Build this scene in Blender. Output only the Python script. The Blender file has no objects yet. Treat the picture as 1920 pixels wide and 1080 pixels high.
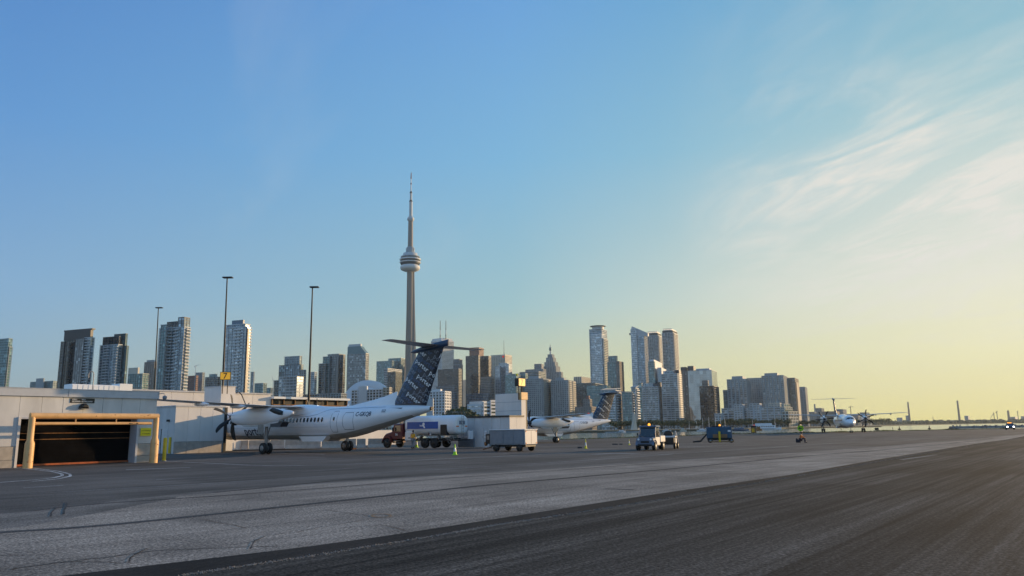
import bpy, bmesh, math, random
from mathutils import Matrix, Vector, Euler
import mathutils.geometry
R = math.radians
S = bpy.context.scene
COL = S.collection
rnd = random.Random(7)
# ------------------------------------------------------------------ camera
F = 1440.; H = 1.78; YH = 805.; ROLL = .0137
cd = bpy.data.cameras.new('camera'); cam = bpy.data.objects.new('camera', cd); COL.objects.link(cam); S.camera = cam
th = math.atan((YH - 540) / F)
FW = Vector((0, math.cos(th), math.sin(th))); _up = Vector((0, -math.sin(th), math.cos(th))); _rt = Vector((1, 0, 0))
RT = _rt * math.cos(ROLL) - _up * math.sin(ROLL); UP = _up * math.cos(ROLL) + _rt * math.sin(ROLL)
cam.matrix_world = Matrix(((RT.x, UP.x, -FW.x, 0), (RT.y, UP.y, -FW.y, 0), (RT.z, UP.z, -FW.z, H), (0, 0, 0, 1)))
cd.sensor_width = 36; cd.lens = 36 * F / 1920; cd.clip_start = .3; cd.clip_end = 60000
# ------------------------------------------------------------------ sky and sun
SUN_AZ = 60.; SUN_EL = 9.
def lin(c):
    return tuple((x/255/12.92 if x/255 <= .04045 else ((x/255+.055)/1.055)**2.4) for x in c)
w = bpy.data.worlds.new('World'); S.world = w; w.use_nodes = True
nt = w.node_tree; N = nt.nodes; LK = nt.links
sk = N.new('ShaderNodeTexSky'); sk.sky_type = 'NISHITA'; sk.sun_disc = False
sk.sun_elevation = R(SUN_EL); sk.sun_rotation = R(SUN_AZ); sk.air_density = 1.; sk.dust_density = .6; sk.ozone_density = 2.5
bg = N['Background']; bg.inputs[1].default_value = .1
def nd(tree, t, **k):
    n = tree.nodes.new(t)
    for a, b in k.items(): setattr(n, a, b)
    return n
def math_n(tree, op, a, b=None, c=None, clamp=False):
    n = tree.nodes.new('ShaderNodeMath'); n.operation = op; n.use_clamp = clamp
    for i, v in enumerate((a, b, c)):
        if v is None: continue
        if isinstance(v, (int, float)): n.inputs[i].default_value = v
        else: tree.links.new(v, n.inputs[i])
    return n.outputs[0]
def mix_c(tree, f, a, b, mode='MIX'):
    n = tree.nodes.new('ShaderNodeMix'); n.data_type = 'RGBA'; n.blend_type = mode
    for i, v in ((0, f), (6, a), (7, b)):
        if isinstance(v, (int, float)): n.inputs[i].default_value = v
        elif isinstance(v, tuple): n.inputs[i].default_value = (*v[:3], 1)
        else: tree.links.new(v, n.inputs[i])
    return n.outputs[2]
def ramp(tree, f, stops):
    n = tree.nodes.new('ShaderNodeValToRGB'); e = n.color_ramp.elements
    while len(e) < len(stops): e.new(.5)
    for el, (p, c) in zip(e, stops): el.position = p; el.color = (*c[:3], 1) if isinstance(c, tuple) else (c, c, c, 1)
    tree.links.new(f, n.inputs[0]); return n.outputs[0]
tc = N.new('ShaderNodeTexCoord'); sep = N.new('ShaderNodeSeparateXYZ'); LK.new(tc.outputs['Generated'], sep.inputs[0])
X, Y, Z = sep.outputs
hl = math_n(nt, 'SQRT', math_n(nt, 'ADD', math_n(nt, 'MULTIPLY', X, X), math_n(nt, 'MULTIPLY', Y, Y)))
hl = math_n(nt, 'MAXIMUM', hl, .001)
cs = math_n(nt, 'DIVIDE', math_n(nt, 'ADD', math_n(nt, 'MULTIPLY', X, math.sin(R(SUN_AZ))), math_n(nt, 'MULTIPLY', Y, math.cos(R(SUN_AZ)))), hl)
elv = math_n(nt, 'DIVIDE', math_n(nt, 'ARCSINE', math_n(nt, 'MAXIMUM', Z, 0.)), R(90))
def sr(stops): return ramp(nt, elv, [(d / 90, lin(c)) for d, c in stops])
back = sr([(0, (172, 190, 202)), (4.5, (172, 198, 216)), (9, (168, 200, 226)), (20, (150, 190, 228)), (31, (128, 174, 222)), (60, (92, 146, 208)), (90, (78, 132, 196))])  # sky behind and overhead, set brighter to lift the shaded fronts
side = sr([(0, (150, 176, 184)), (4.5, (147, 183, 206)), (9, (136, 180, 218)), (20, (102, 160, 220)), (31, (84, 140, 208)), (60, (80, 134, 200)), (90, (78, 132, 196))])
mid = sr([(0, (232, 218, 146)), (4.5, (200, 210, 180)), (9, (160, 201, 210)), (20, (128, 188, 228)), (31, (110, 170, 228)), (60, (84, 138, 204)), (90, (78, 132, 196))])
warm = sr([(0, (244, 234, 132)), (4.5, (246, 242, 184)), (9, (240, 240, 216)), (14, (202, 222, 214)), (20, (156, 204, 214)), (31, (112, 178, 212)), (60, (84, 138, 204)), (90, (78, 132, 196))])
f1 = math_n(nt, 'MULTIPLY', math_n(nt, 'SUBTRACT', cs, -.08), 1 / .58, clamp=True)
f2 = math_n(nt, 'MULTIPLY', math_n(nt, 'SUBTRACT', cs, .5), 1 / .38, clamp=True)
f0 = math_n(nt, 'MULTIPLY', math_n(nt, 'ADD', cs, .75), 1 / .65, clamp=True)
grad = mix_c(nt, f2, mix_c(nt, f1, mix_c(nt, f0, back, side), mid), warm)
# thin cirrus: streaky noise on a flat layer high above
zz = math_n(nt, 'ADD', math_n(nt, 'MAXIMUM', Z, 0.), .07)
cx = math_n(nt, 'DIVIDE', X, zz); cy = math_n(nt, 'DIVIDE', Y, zz)
cmb = N.new('ShaderNodeCombineXYZ'); LK.new(cx, cmb.inputs[0]); LK.new(cy, cmb.inputs[1])
def cloud_noise(scale, az, along, across, det, loc=0., dist=0.):
    dx, dy = math.sin(R(az)), math.cos(R(az))       # the streaks run towards this compass direction
    p = math_n(nt, 'ADD', math_n(nt, 'MULTIPLY', cx, dx * along), math_n(nt, 'MULTIPLY', cy, dy * along))
    q = math_n(nt, 'ADD', math_n(nt, 'MULTIPLY', cx, dy * across), math_n(nt, 'MULTIPLY', cy, -dx * across))
    cb = N.new('ShaderNodeCombineXYZ'); LK.new(p, cb.inputs[0]); LK.new(q, cb.inputs[1]); cb.inputs[2].default_value = loc
    n = N.new('ShaderNodeTexNoise'); n.inputs['Scale'].default_value = scale; n.inputs['Detail'].default_value = det
    n.inputs['Roughness'].default_value = .6; n.inputs['Distortion'].default_value = dist
    LK.new(cb.outputs[0], n.inputs[0]); return n.outputs[0]
c_big = ramp(nt, cloud_noise(1.5, -14, .6, 1.0, 4, 2.9, .8), [(.42, .0), (.60, 1.)])
c_fine = ramp(nt, cloud_noise(2.6, -20, .7, 1.5, 9, 5.1, 2.2), [(.34, .1), (.62, 1.)])
near_sun = ramp(nt, cs, [(.68, 0.), (.84, 1.)])
el_mask = ramp(nt, elv, [(3 / 90, .05), (9 / 90, .5), (14 / 90, 1.), (19 / 90, .85), (25 / 90, .15)])
cl = math_n(nt, 'MULTIPLY', math_n(nt, 'MULTIPLY', c_big, c_fine), math_n(nt, 'MULTIPLY', near_sun, el_mask))
veil = math_n(nt, 'MULTIPLY', math_n(nt, 'MULTIPLY', ramp(nt, cloud_noise(.6, -18, .4, 1.0, 4, 7.7), [(.3, .45), (.65, 1.)]), ramp(nt, cs, [(.66, 0.), (.88, 1.)])),
              ramp(nt, elv, [(0, .0), (5 / 90, .35), (10 / 90, .75), (15 / 90, .65), (23 / 90, .12), (30 / 90, 0.)]))
wisp = math_n(nt, 'MULTIPLY', ramp(nt, cloud_noise(1.2, -24, .3, 1.2, 6, 9.3, .8), [(.56, 0.), (.85, .14)]), ramp(nt, elv, [(5 / 90, 0.), (15 / 90, 1.)]))
cl = math_n(nt, 'ADD', math_n(nt, 'ADD', math_n(nt, 'MULTIPLY', cl, 1.05), math_n(nt, 'MULTIPLY', veil, .72)), wisp, clamp=True)
grad = mix_c(nt, cl, grad, lin((238, 236, 228)))
# the ramps are in display units: bring them to the strength of the sky texture, then blend both
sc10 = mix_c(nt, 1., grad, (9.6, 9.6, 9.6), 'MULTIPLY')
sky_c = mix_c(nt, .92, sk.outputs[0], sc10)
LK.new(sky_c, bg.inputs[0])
sl = bpy.data.lights.new('sun', 'SUN'); sl.energy = 5.0; sl.angle = R(.53); sl.color = (1., .68, .36)
so = bpy.data.objects.new('sun', sl); COL.objects.link(so)
sd = Vector((math.sin(R(SUN_AZ)) * math.cos(R(SUN_EL)), math.cos(R(SUN_AZ)) * math.cos(R(SUN_EL)), math.sin(R(SUN_EL))))
so.rotation_euler = sd.to_track_quat('Z', 'Y').to_euler(); so.location = (60, 40, 40)
S.view_settings.view_transform = 'Standard'; S.view_settings.look = 'None'; S.view_settings.gamma = 1; S.view_settings.exposure = 0
S.view_settings.use_curve_mapping = False
# ------------------------------------------------------------------ places in the world
def ray(px, py): return (FW * F + RT * (px - 960) - UP * (py - 540))
def at(px, py, y):                       # point seen at a pixel, y metres ahead
    d = ray(px, py); return Vector((0, 0, H)) + d * (y / d.y)
def gp(px, py, z=0.):                    # point of the level z seen at a pixel
    d = ray(px, py); return Vector((0, 0, H)) + d * ((z - H) / d.z)
def onwall(px, py, P, ang):              # (along, height) on the vertical plane through P running in direction ang
    d = ray(px, py); ux, uy = math.cos(ang), math.sin(ang); nx, ny = -uy, ux
    k = (P.x * nx + P.y * ny) / (d.x * nx + d.y * ny); q = d * k
    return ((q.x - P.x) * ux + (q.y - P.y) * uy, q.z + H)
def proj_x(p):
    v = p - Vector((0, 0, H)); return 960 + F * v.dot(RT) / v.dot(FW)
def ss(x):
    x = max(0., min(1., x)); return x * x * (3 - 2 * x)
def gz(x, y): return -.42 * ss((y - 72) / 36) * (1 - ss((x - 38) / 30))
GA = R(52.43)                            # terminal grid: u = away along the walls, v = the aircraft axis
U = Vector((math.cos(GA), math.sin(GA), 0)); V = Vector((-math.sin(GA), math.cos(GA), 0))
# ------------------------------------------------------------------ materials
def mat(name, col, rough=.6, metal=0., var=.12, scale=3., bump=0., spec=.5, coat=0., streak=None, emit=0., detail=5., mul2=None):
    m = bpy.data.materials.new(name); m.use_nodes = True; t = m.node_tree; b = t.nodes['Principled BSDF']
    b.inputs['Roughness'].default_value = rough; b.inputs['Metallic'].default_value = metal
    b.inputs['Specular IOR Level'].default_value = spec; b.inputs['Coat Weight'].default_value = coat
    c = t.nodes.new('ShaderNodeTexCoord'); mp = t.nodes.new('ShaderNodeMapping'); t.links.new(c.outputs['Object'], mp.inputs[0])
    if streak: mp.inputs[3].default_value = streak
    n = t.nodes.new('ShaderNodeTexNoise'); n.inputs['Scale'].default_value = scale; n.inputs['Detail'].default_value = detail; n.inputs['Roughness'].default_value = .6
    t.links.new(mp.outputs[0], n.inputs[0])
    lo = tuple(x * (1 - var) for x in col); hi = tuple(min(1, x * (1 + var)) for x in col)
    o = ramp(t, n.outputs[0], [(.32, lo), (.68, hi)])
    t.links.new(o, b.inputs['Base Color'])
    if bump:
        bp = t.nodes.new('ShaderNodeBump'); bp.inputs['Strength'].default_value = bump; bp.inputs['Distance'].default_value = .02
        n2 = t.nodes.new('ShaderNodeTexNoise'); n2.inputs['Scale'].default_value = scale * 8; n2.inputs['Detail'].default_value = 3
        t.links.new(c.outputs['Object'], n2.inputs[0]); t.links.new(n2.outputs[0], bp.inputs['Height']); t.links.new(bp.outputs[0], b.inputs['Normal'])
    if emit:
        b.inputs['Emission Color'].default_value = (*col, 1); b.inputs['Emission Strength'].default_value = emit
    return m
def glass_mat(name, dark, light,  rough=.08, cell=(3., 3., 3.), metal=.35, pale=.12):
    """far window glass: each pane its own tone (blinds, curtains, dark rooms), reflecting the sky"""
    m = bpy.data.materials.new(name); m.use_nodes = True; t = m.node_tree; b = t.nodes['Principled BSDF']
    c = t.nodes.new('ShaderNodeTexCoord')
    dv = t.nodes.new('ShaderNodeVectorMath'); dv.operation = 'DIVIDE'; dv.inputs[1].default_value = cell; t.links.new(c.outputs['Object'], dv.inputs[0])
    fl = t.nodes.new('ShaderNodeVectorMath'); fl.operation = 'FLOOR'; t.links.new(dv.outputs[0], fl.inputs[0])
    wn = t.nodes.new('ShaderNodeTexWhiteNoise'); wn.noise_dimensions = '3D'; t.links.new(fl.outputs[0], wn.inputs[0])
    lt = tuple(light)
    col = ramp(t, wn.outputs[0], [(0., dark), (.55, tuple((a + b2) / 2 for a, b2 in zip(dark, lt))), (1 - pale, lt), (1 - pale * .5, tuple(min(1, x * 1.7 + .05) for x in lt))])
    t.links.new(col, b.inputs['Base Color'])
    b.inputs['Metallic'].default_value = metal; b.inputs['Roughness'].default_value = rough; b.inputs['Specular IOR Level'].default_value = 1.
    # panes are never quite coplanar
    bp = t.nodes.new('ShaderNodeBump'); bp.inputs['Strength'].default_value = .12; bp.inputs['Distance'].default_value = 1.
    n2 = t.nodes.new('ShaderNodeTexNoise'); n2.inputs['Scale'].default_value = .08; t.links.new(c.outputs['Object'], n2.inputs[0])
    t.links.new(n2.outputs[0], bp.inputs['Height']); t.links.new(bp.outputs[0], b.inputs['Normal'])
    return m
M = {}
def defm(k, *a, **kw): M[k] = mat(k, *a, **kw)
defm('white_paint', (.84, .85, .86), .32, var=.05, scale=.7, coat=.2)
defm('plane_white', (.86, .865, .88), .28, var=.045, scale=.5, coat=.3)
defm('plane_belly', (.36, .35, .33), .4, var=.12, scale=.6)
defm('wing_grey', (.5, .52, .54), .35, var=.08, scale=.8)
defm('navy', (.028, .035, .052), .35, var=.25, scale=.5)
defm('navy_blue', (.018, .05, .105), .3, var=.2, scale=.5)
defm('letter_white', (.88, .9, .92), .4, var=.03)
defm('letter_grey', (.20, .24, .30), .4, var=.05)
defm('letter_blue', (.06, .12, .24), .4, var=.05)
defm('letter_navy', (.02, .035, .07), .4, var=.05)
defm('rubber', (.018, .018, .019), .75, var=.2)
defm('dark_metal', (.03, .029, .029), .5, metal=.3)
defm('steel', (.27, .27, .27), .5, metal=.6)
defm('grey_paint', (.22, .25, .29), .45, var=.1)
defm('dark_glass', (.02, .025, .03), .06, spec=1.)
defm('wall_panel', (.62, .615, .61), .5, var=.13, scale=.9, bump=.04, streak=(1, 1, .35))
defm('wall_cream', (.72, .69, .66), .6, var=.07, scale=.8, streak=(1, 1, .3))
defm('fascia', (.52, .54, .58), .45, var=.06)
defm('concrete', (.42, .38, .33), .85, var=.16, scale=2.2, bump=.15)
defm('door_black', (.007, .007, .008), .9, var=.3, scale=1., spec=.05)
defm('orange_strip', (.42, .10, .03), .5, var=.25, scale=3)
defm('pipe_paint', (.80, .47, .20), .5, var=.1, scale=2.5)
defm('pipe_chip', (.25, .07, .03), .8)
defm('yellow', (.72, .50, .015), .45, var=.1)
defm('sign_yellow', (.80, .72, .02), .45, var=.03)
defm('sign_orange', (.86, .44, .02), .45, var=.05)
defm('sign_lit', (.86, .42, .03), .45, var=.03, emit=.42)
defm('black', (.014, .014, .015), .5, var=.1)
defm('lime', (.45, .80, .02), .5, var=.08)
defm('orange', (.80, .20, .02), .5, var=.08)
defm('red', (.10, .005, .016), .45, var=.1)
defm('truck_blue', (.012, .10, .40), .35, var=.12)
defm('cart_blue', (.028, .085, .15), .45, var=.15)
defm('pale_blue', (.12, .155, .23), .35, var=.08, coat=.3)
defm('rust', (.30, .14, .05), .8, var=.35, scale=4)
defm('wood', (.26, .15, .07), .7)
defm('skin', (.45, .26, .18), .5, var=.05)
defm('dark_cloth', (.03, .03, .045), .85)
defm('hair', (.03, .02, .015), .7)
defm('lamp_white', (1., .95, .85), emit=9.)
defm('lamp_orange', (1., .35, .03), emit=2.2)
defm('lamp_red', (.8, .03, .02), emit=.6)
defm('roof_membrane', (.55, .55, .56), .7)
# buildings
defm('b_white', (.66, .67, .68), .6, var=.06, scale=.05)
defm('b_pale', (.50, .53, .55), .55, var=.08, scale=.05)
defm('b_cream', (.58, .53, .44), .65, var=.08, scale=.05)
defm('b_grey', (.31, .35, .37), .65, var=.1, scale=.05)
defm('b_concrete', (.33, .36, .37), .75, var=.12, scale=.05)
defm('b_brown', (.20, .185, .175), .7, var=.12, scale=.05)
defm('b_dark', (.045, .06, .08), .5, var=.15, scale=.05)
defm('b_black', (.022, .03, .042), .4, var=.15, scale=.05)
defm('b_teal', (.17, .26, .28), .4, var=.1, scale=.05)
defm('b_red', (.21, .085, .07), .6, var=.1, scale=.05)
defm('b_steelblue', (.14, .19, .25), .45, var=.1, scale=.05)
defm('tower_concrete', (.27, .245, .225), .8, var=.06, scale=.03, streak=(1, 1, .2))
defm('dome_white', (.70, .71, .73), .45, var=.03, scale=.02)
M['g_teal'] = glass_mat('g_teal', (0.075, 0.15, 0.175), (0.15, 0.26, 0.29))
M['g_blue'] = glass_mat('g_blue', (0.125, 0.17, 0.215), (0.225, 0.30, 0.37), metal=.5)
M['g_dark'] = glass_mat('g_dark', (0.015, 0.020, 0.027), (0.056, 0.069, 0.081), metal=.2)
M['g_grey'] = glass_mat('g_grey', (0.12, 0.135, 0.15), (0.235, 0.26, 0.285), metal=.3)
M['g_bright'] = glass_mat('g_bright', (0.24, 0.285, 0.33), (0.38, 0.43, 0.48), metal=.6, rough=.14)
M['g_mirror'] = glass_mat('g_mirror', (.30, .32, .34), (.42, .45, .48), metal=.85, rough=.05, cell=(6, 6, 8), pale=.02)
# ------------------------------------------------------------------ mesh helper
class MB:
    def __init__(s): s.v = []; s.f = []; s.sm = []
    def add(s, vs, fs, smooth=False, T=None):
        o = len(s.v)
        s.v += [tuple(T @ Vector(v)) if T is not None else tuple(v) for v in vs]
        s.f += [tuple(i + o for i in f) for f in fs]; s.sm += [smooth] * len(fs)
        return s
    def box(s, x0, x1, y0, y1, z0, z1, T=None):
        return s.add([(x0, y0, z0), (x1, y0, z0), (x1, y1, z0), (x0, y1, z0), (x0, y0, z1), (x1, y0, z1), (x1, y1, z1), (x0, y1, z1)],
                     [(0, 3, 2, 1), (4, 5, 6, 7), (0, 1, 5, 4), (1, 2, 6, 5), (2, 3, 7, 6), (3, 0, 4, 7)], T=T)
    def bbox(s, x0, x1, y0, y1, z0, z1, b=.03, T=None):       # box with chamfered edges
        vs = []
        for z, i in ((z0, b), (z0 + b, 0), (z1 - b, 0), (z1, b)):
            a0, a1, c0, c1 = x0 + i, x1 - i, y0 + i, y1 - i
            vs += [(a0 + b, c0, z), (a1 - b, c0, z), (a1, c0 + b, z), (a1, c1 - b, z), (a1 - b, c1, z), (a0 + b, c1, z), (a0, c1 - b, z), (a0, c0 + b, z)]
        fs = [tuple(reversed(range(8))), tuple(range(24, 32))]
        for k in range(3):
            for j in range(8): fs.append((k*8+j, k*8+(j+1) % 8, k*8+8+(j+1) % 8, k*8+8+j))
        return s.add(vs, fs, T=T)
    def loft(s, rings, caps=True, smooth=True, closed=True, T=None):
        n = len(rings[0]); vs = [p for r in rings for p in r]; fs = []
        for k in range(len(rings) - 1):
            for j in range(n if closed else n - 1):
                a = k*n+j; b = k*n+(j+1) % n; fs.append((a, b, b+n, a+n))
        s.add(vs, fs, smooth, T)
        if caps:
            s.add(rings[0], [tuple(reversed(range(n)))], False, T); s.add(rings[-1], [tuple(range(n))], False, T)
        return s
    def cyl(s, p0, p1, r0, r1=None, n=12, caps=True, T=None):
        r1 = r0 if r1 is None else r1; p0 = Vector(p0); p1 = Vector(p1); d = (p1 - p0).normalized()
        a = d.cross(Vector((0, 0, 1)) if abs(d.z) < .9 else Vector((1, 0, 0))).normalized(); b = d.cross(a)
        ring = lambda p, r: [p + (a * math.cos(t) + b * math.sin(t)) * r for t in [2 * math.pi * i / n for i in range(n)]]
        return s.loft([ring(p0, r0), ring(p1, r1)], caps, True, True, T)
    def tube(s, pts, r, n=8, T=None):
        pts = [Vector(p) for p in pts]; rings = []
        for i, p in enumerate(pts):
            d = (pts[min(i+1, len(pts)-1)] - pts[max(i-1, 0)]).normalized()
            a = d.cross(Vector((0, 0, 1)) if abs(d.z) < .95 else Vector((0, 1, 0))).normalized(); b = d.cross(a)
            rr = r[i] if isinstance(r, (list, tuple)) else r
            rings.append([p + (a * math.cos(2*math.pi*j/n) + b * math.sin(2*math.pi*j/n)) * rr for j in range(n)])
        return s.loft(rings, True, True, True, T)
    def lathe(s, prof, n=24, c=(0, 0, 0), T=None):
        rings = [[(c[0] + r * math.cos(2*math.pi*j/n), c[1] + r * math.sin(2*math.pi*j/n), c[2] + z) for j in range(n)] for r, z in prof]
        return s.loft(rings, True, True, True, T)
    def prism(s, poly, a0, a1, axis='y', T=None):             # poly in the two other axes
        def P(u, v, a): return {'y': (u, a, v), 'x': (a, u, v), 'z': (u, v, a)}[axis]
        n = len(poly); vs = [P(u, v, a0) for u, v in poly] + [P(u, v, a1) for u, v in poly]
        fs = [tuple(range(n)), tuple(reversed(range(n, 2*n)))] + [(j, j+n, (j+1) % n+n, (j+1) % n) for j in range(n)]
        return s.add(vs, fs, T=T)
    def build(s, name, m, parent=None, loc=None):
        me = bpy.data.meshes.new(name); me.from_pydata(s.v, [], s.f); me.polygons.foreach_set('use_smooth', s.sm)
        me.materials.append(M[m] if isinstance(m, str) else m); me.validate()
        bm = bmesh.new(); bm.from_mesh(me); bmesh.ops.recalc_face_normals(bm, faces=bm.faces); bm.to_mesh(me); bm.free()
        o = bpy.data.objects.new(name, me); COL.objects.link(o)
        if parent: o.parent = parent
        if loc is not None: o.location = loc
        return o
def tag(o, label=None, cat=None, group=None, kind=None):
    if label: o['label'] = label
    if cat: o['category'] = cat
    if group: o['group'] = group
    if kind: o['kind'] = kind
    return o
def empty(name, loc, rz=0., label=None, cat=None, group=None):
    o = bpy.data.objects.new(name, None); COL.objects.link(o); o.location = loc; o.rotation_euler = (0, 0, rz); o.empty_display_size = .2
    return tag(o, label, cat, group)
def tree_of(o): return [c for c in bpy.data.objects if c.parent is o]
def copy_tree(o, parent=None):
    c = o.copy(); COL.objects.link(c); c.parent = parent
    for ch in tree_of(o): copy_tree(ch, c)
    return c
def text_geo(txt, size, res=2, shear=0., bold=.012):
    cu = bpy.data.curves.new('t', 'FONT'); cu.body = txt; cu.size = size; cu.resolution_u = res; cu.shear = shear; cu.offset = size * bold
    o = bpy.data.objects.new('t', cu); COL.objects.link(o)
    dg = bpy.context.evaluated_depsgraph_get(); me = bpy.data.meshes.new_from_object(o.evaluated_get(dg))
    vs = [tuple(v.co) for v in me.vertices]; fs = [tuple(p.vertices) for p in me.polygons]
    bpy.data.objects.remove(o); bpy.data.curves.remove(cu); bpy.data.meshes.remove(me)
    return vs, fs
def text_w(vs): return (min(v[0] for v in vs), max(v[0] for v in vs))
# ------------------------------------------------------------------ ground
def sheet(name, A, B, off, m, nx=60, ny=6, kind='structure'):
    """a strip of ground between two polylines A and B (world x, y), draped on the ground"""
    def rs(P, n):
        L = [0.]
        for a, b in zip(P, P[1:]): L.append(L[-1] + math.dist(a, b))
        out = []
        for i in range(n + 1):
            t = L[-1] * i / n; k = 0
            while k < len(P) - 2 and L[k + 1] < t: k += 1
            f = (t - L[k]) / max(1e-9, L[k + 1] - L[k]); out.append((P[k][0] + (P[k+1][0]-P[k][0]) * f, P[k][1] + (P[k+1][1]-P[k][1]) * f))
        return out
    a = rs(A, nx); b = rs(B, nx); vs = []; fs = []
    for i in range(nx + 1):
        for j in range(ny + 1):
            f = j / ny; x = a[i][0] * (1-f) + b[i][0] * f; y = a[i][1] * (1-f) + b[i][1] * f
            vs.append((x, y, gz(x, y) + off * .5))
    for i in range(nx):
        for j in range(ny):
            k = i * (ny+1) + j; fs.append((k, k+1, k+ny+2, k+ny+1))
    mb = MB().add(vs, fs, True); o = mb.build(name, m)
    me = o.data
    if me.polygons[0].normal.z < 0: me.flip_normals()
    if kind: o['kind'] = kind
    return o
def g2(px, py): p = gp(px, py, gz(*gp(px, py)[:2])); return (p.x, p.y)
def ext(P, a, b):                        # lengthen a polyline at both ends
    (x0, y0), (x1, y1) = P[0], P[1]; d = math.dist(P[0], P[1]); s = (x0 - (x1-x0)/d*a, y0 - (y1-y0)/d*a)
    (x2, y2), (x3, y3) = P[-2], P[-1]; d = math.dist(P[-2], P[-1]); e = (x3 + (x3-x2)/d*b, y3 + (y3-y2)/d*b)
    return [s] + P + [e]
def pave(name, c1, c2, fine=60., rough=.9, rot=0., stretch=(.15, 1.), big=.25, bump=.5, speck=.25, stain=None, mid=2.2, spec=.15, con=.14):
    m = bpy.data.materials.new(name); m.use_nodes = True; t = m.node_tree; b = t.nodes['Principled BSDF']
    c = t.nodes.new('ShaderNodeTexCoord')
    def nz(scale, det, rgh=.6, st=None, dist=0.):
        n = t.nodes.new('ShaderNodeTexNoise'); n.inputs['Scale'].default_value = scale; n.inputs['Detail'].default_value = det; n.inputs['Roughness'].default_value = rgh; n.inputs['Distortion'].default_value = dist
        if st:
            r_ = t.nodes.new('ShaderNodeMapping'); r_.inputs[2].default_value = (0, 0, -rot); t.links.new(c.outputs['Object'], r_.inputs[0])
            mp = t.nodes.new('ShaderNodeMapping'); mp.inputs[3].default_value = (st[0], st[1], 1); t.links.new(r_.outputs[0], mp.inputs[0]); t.links.new(mp.outputs[0], n.inputs[0])
        else: t.links.new(c.outputs['Object'], n.inputs[0])
        return n.outputs[0]
    base = ramp(t, nz(mid * .2, 6, .62, stretch), [(.38, c1), (.62, c2)])
    patch = ramp(t, nz(big, 5, .6, None, 1.), [(.38, .74), (.62, 1.14)])
    base = mix_c(t, 1., base, patch, 'MULTIPLY')
    st2 = ramp(t, nz(mid, 8, .7, (stretch[0] * .35, stretch[1])), [(.40, 1 - con), (.60, 1 + con)])
    base = mix_c(t, 1., base, st2, 'MULTIPLY')
    fn = nz(fine, 4, .75); sp = ramp(t, fn, [(.38, 1 - speck), (.5, 1.), (.64, 1 + speck * 1.5)])
    base = mix_c(t, 1., base, sp, 'MULTIPLY')
    ag = ramp(t, nz(14., 3, .7), [(.40, 1 - speck * .6), (.60, 1 + speck * .6)])
    base = mix_c(t, 1., base, ag, 'MULTIPLY')
    t.links.new(base, b.inputs['Base Color']); b.inputs['Roughness'].default_value = rough; b.inputs['Specular IOR Level'].default_value = spec
    bp = t.nodes.new('ShaderNodeBump'); bp.inputs['Strength'].default_value = bump; bp.inputs['Distance'].default_value = .008
    t.links.new(nz(fine * .7, 3, .7), bp.inputs['Height']); t.links.new(bp.outputs[0], b.inputs['Normal'])
    return m
Lp = ext([g2(*p) for p in [(117, 1080), (640, 1018), (1240, 925), (1473, 892), (1650, 861), (1762, 843), (1920, 818)]], 14, 60)
Mp = ext([g2(*p) for p in [(343, 1080), (600, 1041), (833, 1003), (933, 985), (1033, 970), (1233, 938), (1473, 897), (1650, 865), (1762, 846), (1920, 820)]], 14, 60)
Up = ext([g2(*p) for p in [(-40, 985), (80, 962), (213, 943), (400, 924), (640, 904), (900, 888), (1240, 866), (1480, 850), (1680, 836), (1830, 824)]], 12, 60)
rd = math.atan2(Lp[-2][1] - Lp[1][1], Lp[-2][0] - Lp[1][0])
md = math.atan2(Up[-4][1] - Up[2][1], Up[-4][0] - Up[2][0])
M['apron'] = pave('apron', (.092, .082, .072), (.138, .124, .110), rot=md, big=.12, speck=.35, fine=24)
M['pale_pave'] = pave('pale_pave', (.225, .190, .156), (.31, .264, .218), rot=md, big=.22, speck=.6, fine=24)
M['new_asphalt'] = pave('new_asphalt', (.040, .035, .030), (.094, .082, .070), rot=rd, stretch=(.05, 1.3), big=.12, speck=.55, fine=22, bump=.8, mid=2.6, spec=.08, con=.42)
M['joint'] = pave('joint', (.018, .015, .013), (.036, .030, .026), rot=rd, speck=.4, fine=50, bump=1.)
M['tar'] = pave('tar', (.045, .044, .044), (.09, .087, .085), rot=md, speck=.5, fine=35)
M['line_white'] = pave('line_white', (.32, .32, .31), (.62, .62, .6), rot=md, big=.5, speck=.5, fine=30)
M['line_faint'] = pave('line_faint', (.17, .168, .16), (.34, .335, .325), rot=md, big=.6, speck=.6, fine=30)
M['patch_pale'] = pave('patch_pale', (.2, .196, .19), (.28, .274, .265), rot=md)
E0 = [g2(*p) for p in [(1060, 824), (1180, 820.5), (1320, 816.3), (1450, 813), (1600, 809.6), (1760, 806.3), (1920, 802.9)]]
edge = [(-500, 190), (-120, 186)] + E0 + [(260, 300), (420, 420)]
near = [(-500, -40), (-120, -40), (-20, -40), (0, -40), (20, -40), (40, -40), (60, -40), (80, -40), (120, -40), (260, -40), (420, -40)]
# airfield: draped grid from behind the camera to the water's edge
vs = []; fs = []
xs = [-500, -300, -200, -150] + list(range(-120, 121, 6)) + [130, 145, 165, 190, 220, 260, 320, 420]
def edge_y(x):
    for a, b in zip(edge, edge[1:]):
        if a[0] <= x <= b[0]: return a[1] + (b[1] - a[1]) * (x - a[0]) / max(1e-6, b[0] - a[0])
    return edge[-1][1] if x > 0 else edge[0][1]
edge = sorted(edge); ny = 60
for x in xs:
    ye = edge_y(x)
    for j in range(ny + 1):
        y = -40 + (ye + 40) * j / ny; vs.append((x, y, gz(x, y)))
    vs.append((x, ye + 3, -2.4))
n1 = ny + 2
for i in range(len(xs) - 1):
    for j in range(n1 - 1): k = i * n1 + j; fs.append((k, k + n1, k + n1 + 1, k + 1))
ap = MB().add(vs, fs, True).build('ground', 'apron'); tag(ap, 'dark asphalt airport apron stretching to the water', kind='structure')
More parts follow.
